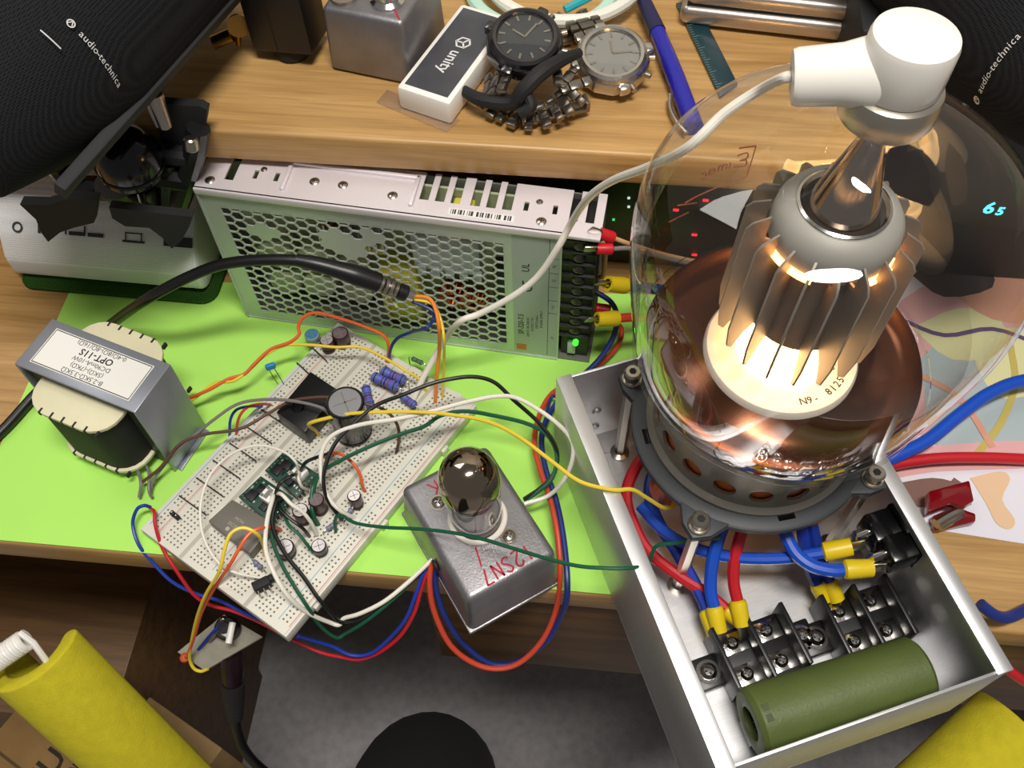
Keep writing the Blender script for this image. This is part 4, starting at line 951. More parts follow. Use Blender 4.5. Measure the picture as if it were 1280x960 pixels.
W('wire', 'thin white wire making a wide loop across the breadboard to the black transistor', [(373, 590, H+16), (370, 578, 34), (355, 565, 36), (325, 557, 36), (292, 566, 34), (264, 592, 30), (251, 630, 26), (254, 670, 22), (272, 702, 20), (295, 716, 19), (329, 723, H+5)], .8, wht_w)
W('wire', 'white wire hanging below the desk edge from the green module to the die-cast box', [(340, 618, H+16), (341, 622, 30), (334, 650, 32), (332, 685, 31), (342, 715, 29), (360, 745, 22), (385, 766, 8), (412, 778, -6), (424, 781, -8), (430, 773, -6), (450, 767, -1), (480, 752, 4), (510, 728, 8), (540, 700, 12), (556, 690, 14)], 1.3, wht_w)
W('wire', 'black wire hanging below the desk edge from the green module to the die-cast box', [(345, 618, H+16), (346, 624, 28), (340, 655, 27), (355, 690, 24), (380, 722, 18), (398, 748, 14), (414, 766, 5), (428, 778, -6), (455, 772, -5), (490, 745, 2), (520, 720, 8), (556, 694, 12)], 1.2, blk_w)
W('wire', 'dark green wire hanging below the desk edge from the green module to the die-cast box', [(349, 622, H+15), (344, 640, 24), (340, 672, 23), (352, 705, 20), (368, 733, 17), (384, 758, 12), (400, 782, -5), (420, 797, -16), (432, 792, -16), (458, 776, -6), (495, 746, 1), (522, 720, 6), (556, 696, 10)], 1.1, grn_w)
W('wire', 'short black wire bridging the white connectors of the two green modules', [(372, 594, H+16), (366, 594, 34), (352, 602, 34), (346, 612, 33), (344, 620, H+16)], 1.1, blk_w)
W('wire', 'black wire from the further white connector to the arch of wires on the breadboard', [(376, 588, H+16), (382, 578, 33), (395, 572, 32), (408, 568, 26), (418, 566, H-2)], 1.1, blk_w)
W('wire', 'short white wire from the nearer white connector to the short grey-topped capacitor', [(345, 617, H+17), (352, 618, 34), (364, 630, 32), (378, 640, 28), (388, 652, 22), (396, 668, H+2)], 1.15, wht_w)
W('wire', 'short white wire dropping from the further white connector onto its own module', [(374, 590, H+16), (373, 598, 30), (377, 608, 26), (383, 612, H+10)], .9, wht_w)
W('wire', 'short black wire from the nearer white connector past the maroon capacitor', [(346, 622, H+14), (350, 636, 27), (362, 648, 26), (378, 660, 22), (388, 672, H-2)], 1.1, blk_w)
W('wire', 'short dark green wire running from the green module to the short grey-topped capacitor', [(352, 630, H+12), (360, 655, 25), (374, 668, 23), (388, 686, 17), (398, 695, H-1)], 1.0, grn_w)
W('wire', 'dark green wire dropping from the arch beside the maroon capacitor', [(398, 596, 27), (391, 608, 24), (389, 626, 22), (392, 644, 18), (400, 658, H-2)], 1.1, grn_w)
W('wire', 'yellow wire from the grey power module down to the potentiometer board', [(330, 695, H-1), (330, 684, H+8), (322, 668, 34), (304, 660, 38), (288, 668, 38), (280, 690, 34), (274, 715, 26), (258, 742, 6), (247, 770, -22), (240, 800, -54), (237, 822, -76), (242, 835, -84), (251, 839, -86), (260, 836, -84)], 1.1, yel_w)
W('wire', 'orange wire from the front of the breadboard down to the potentiometer board', [(352, 664, H-1), (346, 660, H+8), (328, 660, 34), (312, 667, 36), (300, 684, 34), (288, 705, 28), (268, 735, 8), (252, 765, -18), (243, 795, -48), (236, 815, -70), (232, 822, -79)], 1.1, oranger_w)
W('wire', 'blue wire from the left corner of the breadboard hanging round to its front end', [(188, 634, H+1), (180, 632, H+5), (171, 637, H+4), (166, 655, 8), (173, 680, 3), (190, 702, -5), (215, 727, -14), (245, 742, -22), (275, 751, -26), (305, 766, -28), (330, 776, -26), (350, 775, -20), (366, 762, -6), (378, 756, 3)], 1.1, blue_w)
W('wire', 'red wire from the left corner of the breadboard hanging down below the desk edge', [(188, 636, H+1), (193, 640, H+6), (194, 656, H+5), (203, 685, 6), (221, 714, -2), (242, 743, -15), (262, 756, -24), (292, 764, -30), (325, 778, -36), (360, 797, -40), (400, 815, -44), (430, 822, -44)], 1.1, red_w)
W('wire', 'blue wire hanging below the desk edge between the breadboard and the die-cast box', [(372, 795, -6), (388, 800, -18), (415, 808, -30), (440, 819, -36), (465, 816, -34), (490, 795, -22), (508, 772, -10), (520, 742, 1), (530, 716, 8), (552, 694, 13)], 1.2, blue_w)
W('wire', 'red wire hanging below the desk edge between the breadboard and the die-cast box', [(430, 822, -44), (450, 824, -42), (475, 815, -36), (500, 795, -24), (518, 765, -10), (527, 735, 1), (535, 715, 8), (553, 697, 12)], 1.2, red_w)
W('cable', 'thick red cable looping below the desk edge from the die-cast box to the power supply', [(553, 700, 14), (541, 704, 12), (537, 730, 4), (543, 765, -10), (562, 805, -26), (590, 828, -36), (620, 836, -40), (650, 828, -38), (678, 800, -28), (695, 762, -12), (700, 720, 6), (697, 670, 14), (688, 625, 16), (676, 590, 16), (668, 555, 14), (674, 520, 10), (690, 492, 6), (720, 475, 5), (750, 455, 6), (772, 432, 8), (777, 412, 12), (766, 402, 16), (748, 402, 20), (740, 400, 20)], 1.5, redo_w, 'cable', 10)
W('cable', 'thick blue cable looping below the desk edge from the die-cast box to the power supply', [(553, 700, 11), (545, 708, 9), (545, 735, 0), (556, 770, -14), (580, 806, -32), (615, 830, -44), (650, 826, -43), (684, 800, -30), (700, 772, -14), (708, 750, 4), (709, 720, 12), (704, 670, 14), (695, 625, 14), (683, 590, 14), (677, 555, 12), (682, 527, 10), (700, 498, 10), (724, 474, 12), (750, 448, 16), (767, 420, 24), (771, 395, 34), (764, 378, 42), (748, 367, 46), (738, 365, 46)], 1.6, navy_w, 'cable', 10)
W('wire', 'thin blue wire end poking from the bundle against the corner of the chassis', [(682, 520, 8), (690, 496, 8), (700, 500, 10), (708, 508, 12)], 1.1, navy_w)
# leads with crimped lugs
def lugged(name, label, lst, r, m, sleeve, n0=None, lug0=None, lug1=None, sr=None, cat='cable', slen=13):
    P = pts(lst); t = Thing(name, label, cat, T(*(sum(P, V())/len(P)))); Q = [t.inv @ p for p in P]; sr = sr or r*1.35
    b = B(); b.tube(Q, r, 10); t.part('conductor', b, m)
    def lug(p, d):
        d = d.normalized(); b = B(); b.lathe([(r*.9, -1), (sr, 0), (sr*1.06, 2), (sr, slen*.55), (sr*.95, slen), (sr*.6, slen)], 16, T(*p) @ z_to(d)); t.part('crimp_sleeve', b, sleeve)
        b = B(); b.box((0, 0, slen+4), (sr*1.7, 1.2, 9), bev=.4) if False else b.at(T(*p) @ z_to(d)).box((0, 0, slen+3), (sr*1.6, 1.2, 7), bev=.4).at(MX.Identity(4)); t.part('lug', b, nickel)
    if lug0: lug(Q[0], Q[0]-Q[1])
    if lug1: lug(Q[-1], Q[-1]-Q[-2])
    return t
lugged('cable', 'thick blue cable with a yellow sleeve from the power supply behind the glass tube', [(782, 357, None, 326), (800, 359, None, 330), (840, 364, None, 336), (890, 372, None, 338), (940, 388, None, 330), (965, 420, None, 318), (975, 470, 20), (970, 520, 12)], 3.0, navy_w, yel_lug, lug0=1, sr=4.4)
lugged('cable', 'thick red cable with a yellow sleeve from the power supply behind the glass tube', [(772, 398, None, 322), (795, 397, None, 326), (835, 402, None, 330), (880, 410, None, 330), (920, 430, None, 322), (935, 460, None, 312), (940, 500, 15), (940, 540, 10)], 2.6, redo_w, yel_lug, lug0=1, sr=4.3)
lugged('wire', 'thin tan wire with a red sleeve, upper of the pair leaving the power supply', [(766, 297, None, 326), (790, 306, None, 328), (830, 318, None, 345), (880, 328, None, 352), (930, 330, None, 352), (1000, 330, None, 350)], 1.2, tan_w, red_lug, lug0=1, sr=3, cat='wire', slen=8)
lugged('wire', 'thin tan-grey wire with a red sleeve, lower of the pair leaving the power supply', [(765, 311, None, 322), (790, 311, None, 324), (830, 322, None, 341), (880, 333, None, 349), (930, 336, None, 349), (1000, 336, None, 347)], 1.2, gry_w, red_lug, lug0=1, sr=3, cat='wire', slen=8)
b = B(); b.at(PSU.m).tube([(215.4, 14, 96), (217.5, 12, 90), (217.5, 12, 72), (215.4, 14, 66)], 1.3, 8); solo('copper_link', 'bare copper link strip on the end of the power supply between its sleeved wires', 'wire', b, tan_w)
b = B(); b.at(PSU.m).lathe([(1.8, 0), (3, 1), (3, 8), (2, 9)], 14, T(215, 8, 46) @ rot(0, PI/2, 0)); solo('crimp_sleeve', 'red crimp sleeve where the blue cable meets the power supply', 'sleeve', b, red_lug)

# inside the chassis
lugged('cable', 'thick red cable curling round under the socket to the terminal strip by the left wall', [(870, 590, 42), (840, 560, 46), (808, 568, 44), (790, 594, 38), (783, 622, 34), (792, 655, 30), (812, 690, 26), (852, 722, 22), (884, 742, 20), (908, 762, 18)], 3.1, red_w, yel_lug, lug1=1, sr=4.1, slen=12)
lugged('cable', 'thick blue cable curling round under the socket to the terminal strip by the left wall', [(880, 560, 44), (840, 568, 42), (818, 590, 36), (812, 620, 32), (824, 655, 28), (846, 690, 24), (866, 725, 21), (880, 752, 19), (884, 764, 18)], 3.3, blue_w, yel_lug, lug1=1, sr=4.3, slen=12)
lugged('cable', 'short thick blue cable from the socket down to the terminal strip by the left wall', [(912, 640, 52), (900, 668, 46), (891, 700, 38), (888, 735, 30), (893, 760, 25)], 3.2, blueb_w, yel_lug, lug1=1, sr=4.2, slen=12)
lugged('cable', 'short thick red cable from the socket down to the terminal strip by the left wall', [(936, 640, 52), (926, 668, 46), (918, 700, 38), (917, 728, 31), (922, 752, 26)], 3.0, red_w, yel_lug, lug1=1, sr=4.2, slen=12)
lugged('cable', 'blue cable sweeping under the socket to the upper pole of the black panel connector', [(800, 632, 34), (830, 664, 32), (870, 686, 34), (920, 697, 38), (975, 698, 42), (1020, 692, 46), (1030, 690, 47)], 3.0, blueb_w, yel_lug, lug1=1, sr=4.6, slen=13)
lugged('cable', 'blue cable hooking down from the socket to the lower pole of the black panel connector', [(975, 640, 56), (982, 668, 52), (995, 692, 49), (1015, 707, 48), (1040, 713, 48), (1056, 712, 48)], 3.3, blueb_w, yel_lug, lug1=1, sr=4.6, slen=13)
lugged('cable', 'blue cable dropping from the socket to the terminal strip by the right wall', [(1000, 640, 52), (1004, 668, 44), (1008, 695, 32), (1016, 718, 22), (1022, 730, 18)], 3.2, blue_w, yel_lug, lug1=1, sr=4.2, slen=10)
lugged('cable', 'second blue cable dropping beside it to the terminal strip by the right wall', [(1012, 640, 52), (1016, 662, 44), (1022, 688, 32), (1032, 716, 22), (1037, 728, 19)], 3.2, blue_w, yel_lug, lug1=1, sr=4.2, slen=10)
# cables at the right of the chassis
W('cable', 'thick bright blue cable rising from behind the chassis over the printed sheet', [(1085, 585, 12), (1120, 570, 14), (1160, 550, 15), (1200, 518, 16), (1240, 490, 16), (1290, 474, 14), (1400, 466, 8), (1560, 480, 4.2), (1700, 470, 4.2)], 3.8, blueb_w, 'cable', 12)
W('cable', 'thick red cable running along the printed sheet to the right edge', [(1085, 590, 8), (1120, 580, 8), (1170, 573, 8), (1230, 572, 7), (1300, 575, 5), (1420, 582, 3.8), (1560, 600, 3.8), (1700, 598, 3.8)], 3.2, red_w, 'cable', 12)
W('cable', 'dark blue cable bending over the desk beside the front right corner of the chassis', [(1225, 755, 22), (1242, 768, 18), (1258, 772, 14), (1275, 766, 10), (1300, 755, 6), (1380, 735, 3.5), (1480, 740, 3.5), (1600, 730, 3.5)], 3.0, navy_w, 'cable', 12)
W('cable', 'red cable hanging past the front right corner of the chassis below the desk edge', [(1235, 815, -8), (1258, 835, -18), (1275, 848, -26), (1300, 862, -45), (1345, 885, -110), (1385, 900, -220), (1400, 910, -360), (1405, 915, -520)], 2.8, red_w, 'cable', 12)
# ------------------------------------------------------------------ things on the shelf
zs_ = SH+.4
# white boxed battery pack with dark printed face
A_, B_, C_, D_ = (495, 109), (562, 131), (650, 42), (577, 4)
zc = SH+14; t = Thing('card_box', 'white rectangular case with a dark printed face beside the watches on the shelf', 'case', T(*U(575, 75, zs_)))
P = [(t.inv @ U(*q, zc)) for q in (A_, B_, C_, D_)]
P = [V((p.x, p.y)) for p in P]; e0 = P[1]-P[0]; e1 = P[3]-P[0]; P[2] = P[0]+e0+e1
b = B(); b.prism([(p.x, p.y) for p in P], 0, 14, bev=2); t.part('case', b, white_p)
ins = lambda u, v: P[0]+e0*u+e1*v
b = B(); b.prism([tuple(ins(u, v)) for u, v in ((.1, .05), (.9, .05), (.9, .95), (.1, .95))], 14.02, 14.3); t.part('dark_face', b, mat('dark swirl print', '#43444a', .35, noise=.35, nscale=30), label='dark grey printed face')
b = B(); xd = V((e1.x, e1.y, 0)).normalized(); c = ins(.52, .42); tm_ = frame((c.x, c.y, 14.35), xd*-1, (0, 0, 1))
b.text('unity', 9, tm_ @ T(3, 0, 0), 0, .1)
b.stroke([[(0, 4), (3.6, 2), (3.6, -2), (0, -4), (-3.6, -2), (-3.6, 2), (0, 4)]], tm_ @ T(-13, 0, 0), 1, 0, 1); b.stroke([[(0, 0), (0, -4)], [(0, 0), (3.4, 2)], [(0, 0), (-3.4, 2)]], tm_ @ T(-13, 0, 0), .9, 0, 1)
t.part('printed_logo', b, white_ink, label='white printed lettering and emblem', recalc=False)
b = B(); P2 = [U(*q, SH+.6) for q in ((470, 128), (558, 165), (575, 150), (484, 112))]
b.prism([(p.x, p.y) for p in P2], SH+.4, SH+.8); solo('plastic_wrap', 'crinkled clear plastic wrapper lying beside the white case on the shelf', 'wrapper', b, glass('wrap film', (.96, .95, .95), mult=3.5, rough=.35))

# die-cast box at the top, with a chrome socket
z1 = SH+38; q = [U(*p, z1) for p in ((401, 10), (503, 30), (548, -38), (446, -58))]
t = Thing('metal_box', 'grey die-cast metal box with a chrome connector on the back of the shelf', 'box', T(*V((sum((p.x for p in q))/4, sum((p.y for p in q))/4, zs_))))
P = [(t.inv @ p).xy for p in q]
b = B(); tb_ = bmesh.new(); lo = [tb_.verts.new((p.x*1.06, p.y*1.06, 0)) for p in P]; hi = [tb_.verts.new((p.x, p.y, 38)) for p in P]
tb_.faces.new(lo[::-1]); tb_.faces.new(hi)
for k in range(4): tb_.faces.new([lo[k], lo[(k+1) % 4], hi[(k+1) % 4], hi[k]])
bmesh.ops.bevel(tb_, geom=tb_.edges[:], offset=3, segments=4, profile=.5, affect='EDGES'); b.add(tb_); t.part('body', b, cast)
cq = t.inv @ U(485, 2, z1)
b = B(); b.lathe([(0, 0), (9, 0), (9, 1.5), (7, 3), (7, 8), (5, 8), (5, 3), (0, 3)], 32, T(cq.x, cq.y, 38)); b.ball((cq.x, cq.y, 42), 2.2); t.part('connector', b, chrome)
cq = t.inv @ U(430, -2, z1); b = B(); b.lathe([(0, 0), (7, 0), (7, 2), (0, 2.5)], 24, T(cq.x, cq.y, 38)); t.part('blank_cap', b, nickel)
b = B(); b.stroke([[tuple((t.inv @ U(494, 14, z1)).xy), tuple((t.inv @ U(499, 25, z1)).xy)]], T(0, 0, 38.1), 1); t.part('marker_line', b, inkr, recalc=False)

# watches
def watch(name, label, px, z, r, tiltm, case_m, dial_m, path, wd, clasp):
    c = U(*px, z); t = Thing(name, label, 'watch', T(*c) @ tiltm)
    b = B(); b.lathe([(0, -7), (r*.8, -7), (r*.98, -5.5), (r, -2), (r*.96, 1), (r*.9, 2.2)], 12); b.lathe([(r*.92, 2), (r*.88, 4), (r*.8, 5.2), (r*.72, 5), (r*.68, 3.6)], 48)
    for k in range(4): b.box((r*math.cos(PI/4+k*PI/2)*.95, r*math.sin(PI/4+k*PI/2)*.95, -1), (6, 6, 6), m=rot(z=PI/4+k*PI/2), bev=1.4)
    t.part('case', b, case_m, angle=25)
    b = B(); b.lathe([(0, 3.2), (r*.7, 3.2)], 40); t.part('dial', b, dial_m)
    b = B()
    for k in range(12): b.at(rot(z=k*PI/6)).box((r*.58, 0, 3.5), (3.2, 1, .4)).at(MX.Identity(4))
    for a, l in ((.6, .5), (2.2, .38)): b.at(rot(z=a)).box((r*l/2, 0, 3.7), (r*l, 1, .3)).at(MX.Identity(4))
    t.part('hands_and_markers', b, nickel)
    b = B(); b.lathe([(0, 4.9), (r*.6, 4.8), (r*.72, 4.4)], 40); t.part('crystal', b, glass('watch crystal', (.9, .9, .9), mult=1.2))
    b = B()
    for a in (0, .55, -.55): b.cyl((r*math.cos(a)*.95, r*math.sin(a)*.95, -1.5), (r*math.cos(a)*1.12, r*math.sin(a)*1.12, -1.5), 1.6, seg=12, bev=.3)
    t.part('button', b, nickel)
    Q = smooth_pts([t.inv @ U(*p) for p in path], 5); b = B(); acc = 0; last = Q[0]; ln = 5.2
    samples = [Q[0]]
    for p in Q[1:]:
        if (p-samples[-1]).length >= ln: samples.append(p)
    up = t.inv.to_3x3() @ V((0, 0, 1))
    for i in range(len(samples)-1):
        d = samples[i+1]-samples[i]; mid = (samples[i]+samples[i+1])/2; side = d.cross(up); side = side.normalized() if side.length > .01 else V((1, 0, 0)); m_ = frame(mid, d, side)
        b.at(m_)
        w = wd*(1-.012*i)
        if i % 2: b.box((0, 0, 0), (ln*.98, 3, w*.42), bev=.7); b.box((0, 0, w*.36), (ln*.8, 2.6, w*.22), bev=.6); b.box((0, 0, -w*.36), (ln*.8, 2.6, w*.22), bev=.6)
        else: b.box((0, 0, 0), (ln*.98, 2.8, w*.4), bev=.7); b.box((0, 0, w*.36), (ln*.98, 3, w*.27), bev=.7); b.box((0, 0, -w*.36), (ln*.98, 3, w*.27), bev=.7)
        b.at(MX.Identity(4))
    t.part('bracelet', b, mat('bracelet steel', '#8c857c', .3, .95), angle=25)
    if clasp:
        p0, p1 = t.inv @ U(*clasp[0]), t.inv @ U(*clasp[1]); d = p1-p0; L = d.length; m_ = frame(p0, d, up); b = B(); b.at(m_)
        b.box((L/2, 0, 0), (L, 8, 2.2), bev=.8); b.box((L/2, 0, 4.5), (L*.9, 1.2, 1.6), bev=.4); b.box((1.2, 0, 2), (2.4, 8, 6), bev=.8); b.box((L-1.2, 0, 2), (2.4, 8, 6), bev=.8); b.cyl((L*.2, -4.6, 0), (L*.2, 4.6, 0), 1); b.cyl((L*.75, -4.6, 0), (L*.75, 4.6, 0), 1)
        b.at(MX.Identity(4)); t.part('clasp', b, mat('clasp steel', '#8a8378', .3, .95), angle=25)
    return t
gun = mat('gunmetal', '#5e5c5e', .22, .95)
watch('wristwatch', 'large gunmetal wristwatch with a dark dial leaning on the white case', (656, 52), SH+27, 20, rot(.22, -.06, .4), gun, mat('dark dial', '#3a3d40', .4),
      [(640, 96, SH+22), (618, 104, SH+16), (606, 118, SH+9), (628, 134, SH+5), (664, 148, SH+5), (700, 132, SH+10), (722, 112, SH+16), (710, 96, SH+18), (690, 92, SH+20)], 20, ((650, 150, SH+5), (735, 126, SH+8)))
watch('wristwatch', 'silver steel wristwatch with a grey dial lying to the right of the gunmetal one', (765, 72), SH+14, 20, rot(.18, .1, -.4), mat('watch steel', '#c9c4bd', .24, .95), mat('grey dial', '#8f8e88', .4),
      [(742, 48, SH+14), (736, 36, SH+16), (728, 26, SH+14), (716, 22, SH+8), (702, 36, SH+5), (712, 60, SH+4)], 19, None)
b = B(); b.tube([U(575, 110, SH+10), U(600, 124, SH+12), U(640, 128, SH+14), U(655, 112, SH+22), U(675, 92, SH+27), U(700, 76, SH+26), U(724, 66, SH+22)], [2.5, 3.5, 4, 4, 4, 3.5, 2.5], 10)
b.tube([U(655, 112, SH+20), U(664, 132, SH+16), U(650, 142, SH+12)], 3, 10)
solo('strap', 'black rubber strap draped across the gunmetal wristwatch', 'strap', b, blk_matte)

# mint and white coil of tubing, pen, ruler, silver case
def loop(cx, cy, rx, ry, z, n=26, a0=0, a1=2*PI): return [V((cx+rx*math.cos(a0+(a1-a0)*k/n), cy+ry*math.sin(a0+(a1-a0)*k/n), z+(k % 3)*.2)) for k in range(n+1)]
c = U(690, -8, SH+5)
mint = mat('mint plastic', '#b9dccb', .4); offw = mat('off white plastic', '#e6e4d8', .4)
solo('tubing_coil', 'mint green ring of tubing at the back of the shelf above the watches', 'tubing', B().tube(loop(c.x-6, c.y+6, 40, 38, SH+4.5), 4, 10, n=2), mint)
solo('tubing_coil', 'white ring of tubing lying over the mint ring above the watches', 'tubing', B().tube(loop(c.x+6, c.y+8, 42, 41, SH+12), 3.6, 10, n=2), offw)
solo('cable_tie', 'small teal strip lying inside the white ring of tubing', 'strip', B().tube([U(706, 12, SH+16), U(722, 4, SH+17), U(738, -4, SH+16)], 2.2, 8), mat('teal plastic', '#2fa6b0', .4))
t = Thing('pen', 'dark blue pen lying on the shelf to the right of the watches', 'pen', T(*U(845, 100, SH+5))); pp = [t.L(800, -10, SH+9), t.L(822, 40, SH+8), t.L(845, 98, SH+6.5), t.L(868, 160, SH+5)]
b = B(); b.tube(pp[1:], [4.2, 4.8, 4.8], 16); t.part('barrel', b, mat('blue pen plastic', '#1c1c9a', .25, coat=.3))
b = B(); b.tube(pp[:2], [3.6, 4.6], 16); t.part('cap', b, mat('navy pen plastic', '#1c1f48', .35))
b = B(); b.tube([t.L(838, 118, SH+6), t.L(838, 135, SH+5), t.L(846, 152, SH+5), t.L(858, 166, SH+5)], 1.1, 8); t.part('clip', b, nickel)
t = Thing('ruler', 'dark teal plastic ruler lying on the back of the shelf behind the pen', 'ruler', T(*U(880, 60, zs_)))
P = [(t.inv @ U(*q, SH+1.5)).xy for q in ((845, 5), (868, 0), (922, 106), (900, 122))]; b = B(); b.prism([(p.x, p.y) for p in P], 0, 2, bev=.3); t.part('blade', b, mat('teal ruler', '#16343c', .3))
b = B(); e = P[3]-P[0]; f_ = (P[1]-P[0]).normalized()
for k in range(40):
    s_ = P[0]+e*(k/40+.01); l_ = 4 if k % 5 == 0 else 2; b.stroke([[tuple(s_), tuple(s_+f_*l_)]], T(0, 0, 2.05), .3, 0, 1)
t.part('graduations', b, mat('faded tick', '#6a8a88', .6), recalc=False)
t = Thing('metal_case', 'flat silver metal case at the back of the shelf behind the white connector', 'case', T(*U(960, 0, zs_)) @ rot(z=-.1))
pl = [t.L(815, -5, SH+10), t.L(1090, 28, SH+10)]
b = B(); x0, x1 = t.L(850, 18, SH+8).x, t.L(1085, 36, SH+8).x; y0 = t.L(860, 20, SH+8).y
b.bx(x0, x1, y0, y0+120, 1, 12, bev=4, seg=4); b.bx(x0+2, x1-2, y0+2, y0+118, 12.2, 22, bev=4, seg=4); t.part('body', b, mat('satin silver', '#b8aea6', .3, .8))
b = B(); b.bx(x0+3, x1-3, y0+3, y0+117, 11, 13.5); t.part('seam', b, blk_matte)
for xx in (x0+12, x1-12):
    b = B(); b.lathe([(0, 0), (5, 0), (4.5, 1.2), (0, 1.2)], 16, T(xx, y0+10, 0)); t.part('rubber_foot', b, blk_matte)
# brass cable clip
t = Thing('brass_fitting', 'small brass hook and wing screw on the shelf below the left mesh speaker', 'fitting', T(*U(285, 60, zs_)))
b = B(); q0, q1 = t.L(268, 54, SH+6), t.L(296, 42, SH+10); d = q1-q0; b.lathe([(4.2, 0), (4.2, d.length*.8), (3.4, d.length*.8), (3.4, 0), (4.2, 0)], 20, T(*q0) @ z_to(d), a0=.4, a1=5.2); t.part('hook', b, brass)
b = B(); c = t.L(298, 32, SH+16); b.lathe([(0, -1), (6, -1), (6, 1), (0, 1)], 24, T(*c) @ z_to(V((.5, -1, .3)))); b.cyl(t.L(297, 20, SH+20), t.L(298, 56, SH+3), 1.5, seg=10); t.part('wing_screw', b, brass)
# black foot of the equipment at top left
t = Thing('equipment_leg', 'black rectangular equipment leg with a round rubber foot on the shelf', 'leg', T(*U(355, 70, zs_)) @ rot(z=-.12))
b = B(); f0 = [t.L(316, 52, SH+14), t.L(388, 78, SH+14)]
b.box((0, 12, 70), (34, 26, 128), m=rot(-.10, -.06, 0), bev=2); b.box((-3, -.4, 70), (1, 2, 124), m=rot(-.10, -.06, 0), bev=.4); t.part('column', b, blk)
b = B(); b.lathe([(0, 0), (9, 0), (10, 2), (9, 8), (0, 8)], 24, T(4, 4, -.3)); t.part('rubber_foot', b, blk_matte)
# devices behind
t = Thing('network_device', 'black device with small red and green lights in the dark under the shelf', 'device', T(45, 400, .6))
b = B(); b.bx(-75, 55, 0, 170, 0, 105, bev=2); t.part('housing', b, blk)
for (px, col) in (((882, 250), 'r'), ((868, 293), 'r'), ((868, 318), 'r'), ((845, 262), 'r'), ((767, 274), 'g'), ((786, 247), 'w'), ((786, 258), 'w')):
    q = t.L(*px, None, 400); b = B(); b.box((q.x, -.3, q.z), (3.2 if col == 'r' else 1.6, 1, 1.4), bev=.2)
    t.part('status_light', b, mat('led '+col, '#ff3030', .4, emit={'r': '#ff2030', 'g': '#30d070', 'w': '#d8e8e0'}[col], estr={'r': 3, 'g': 1.2, 'w': 1}[col]), label={'r': 'red', 'g': 'green', 'w': 'white'}[col]+' status light')
t = Thing('clock_display', 'black box with a glowing cyan digit seen through the right side of the glass bulb', 'clock', T(230, 408, .6))
b = B(); b.bx(-105, 220, 0, 130, 0, 178, bev=3); t.part('housing', b, mat('dark charcoal plastic', '#17181a', .5))
q = t.L(1240, 262, None, 408); b = B(); b.text('6', 13, frame((q.x-2, -.3, q.z+1), (1, 0, 0), (0, -1, 0)), 0, .3); b.text('5', 9, frame((q.x+5, -.3, q.z-1), (1, 0, 0), (0, -1, 0)), 0, .3)
t.part('lit_digits', b, mat('cyan digits', '#60e8ff', .4, emit='#50e0ff', estr=2.5), label='glowing cyan digits', recalc=False)
# red clip on the sheet
t = Thing('clip', 'translucent dark red plastic clip with a metal jaw lying on the printed sheet', 'clip', T(*U(1195, 628, .5)))
redt = mat('translucent red plastic', '#8e0f1c', .12, trans=.35, coat=.4)
def cpoly(pxs, z0, z1, nm, m__, bev=1.2):
    P = [(t.inv @ U(*q, z1)).xy for q in pxs]; b = B(); b.prism([(p.x, p.y) for p in P], z0, z1, bev=bev); t.part(nm, b, m__)
cpoly([(1160, 614), (1212, 600), (1218, 626), (1205, 634), (1190, 628), (1160, 640)], 8, 15, 'jaw', redt)
cpoly([(1165, 645), (1195, 632), (1208, 638), (1220, 642), (1220, 652), (1204, 655), (1170, 662)], 0.4, 6.5, 'jaw', redt)
b = B(); b.tube([t.L(1170, 655, 9), t.L(1185, 646, 9), t.L(1201, 638, 9)], 3, 10); b.tube([t.L(1174, 659, 7), t.L(1200, 645, 7)], 2.2, 10); t.part('spring', b, nickel)
# ------------------------------------------------------------------ potentiometer board hanging below the desk edge
def upz(px, z): return U(*px, z)
t = Thing('potentiometer_board', 'small grey board with a potentiometer hanging by its wires below the breadboard', 'circuit board', T(*U(285, 805, -84)))
P = [t.inv @ U(x, y, z) for x, y, z in ((222, 815, -82), (256, 838, -90), (328, 796, -88), (280, 768, -78))]
tb_ = bmesh.new(); vs = [tb_.verts.new(p) for p in P]; f = tb_.faces.new(vs); r_ = bmesh.ops.extrude_face_region(tb_, geom=[f])
for e in r_['geom']:
    if isinstance(e, bmesh.types.BMVert): e.co.z -= 1.6
bmesh.ops.recalc_face_normals(tb_, faces=tb_.faces[:]); b = B(); b.add(tb_); t.part('board', b, mat('grey prototype board', '#8a8676', .5, noise=.1, nscale=200))
q = t.L(287, 786, -80); b = B(); b.cyl(q, q+V((0, -2, 8)), 7, seg=24, bev=1); b.cyl(q+V((0, -2, 8)), q+V((0, -3, 11)), 3.5, seg=16); t.part('potentiometer', b, blk)
q = t.L(292, 796, -76); b = B(); b.tube([q+V((0, 6, 8)), q+V((0, -6, 6))], 2.0, 12, raw=True); b.cyl(q+V((-3, 0, 4)), q+V((-6, 1, 2)), 1.6); t.part('shaft', b, white_p, label='white shaft')
b = B(); b.tube([t.L(248, 812, -84), t.L(262, 795, -74), t.L(276, 780, -70), t.L(282, 776, -72)], 1.0, 8); t.part('jumper', b, blue_w)
b = B(); b.tube([t.L(262, 802, -80), t.L(275, 785, -70), t.L(281, 775, -70)], .7, 8); b.ball(t.L(279, 774, -70), 2); t.part('solder_joint', b, nickel)
b = B(); q = t.L(231, 822, -81); b.ball(q, 3, sc=(1, 1, .7)); t.part('solder_pad', b, mat('orange sleeve', '#c0582c', .5))
t = Thing('jack_cable', 'black jack plug and cable hanging from the potentiometer board', 'cable', T(*U(293, 870, -110)))
p0, p1, p2 = t.L(290, 818, -92), t.L(291, 852, -112), t.L(294, 898, -140)
b = B(); b.tube([p0, p0*.5+p1*.5, p1], [6.2, 7, 6.6], 20); t.part('metal_shell', b, mat('dark maroon shell', '#2a1a1e', .3, .4))
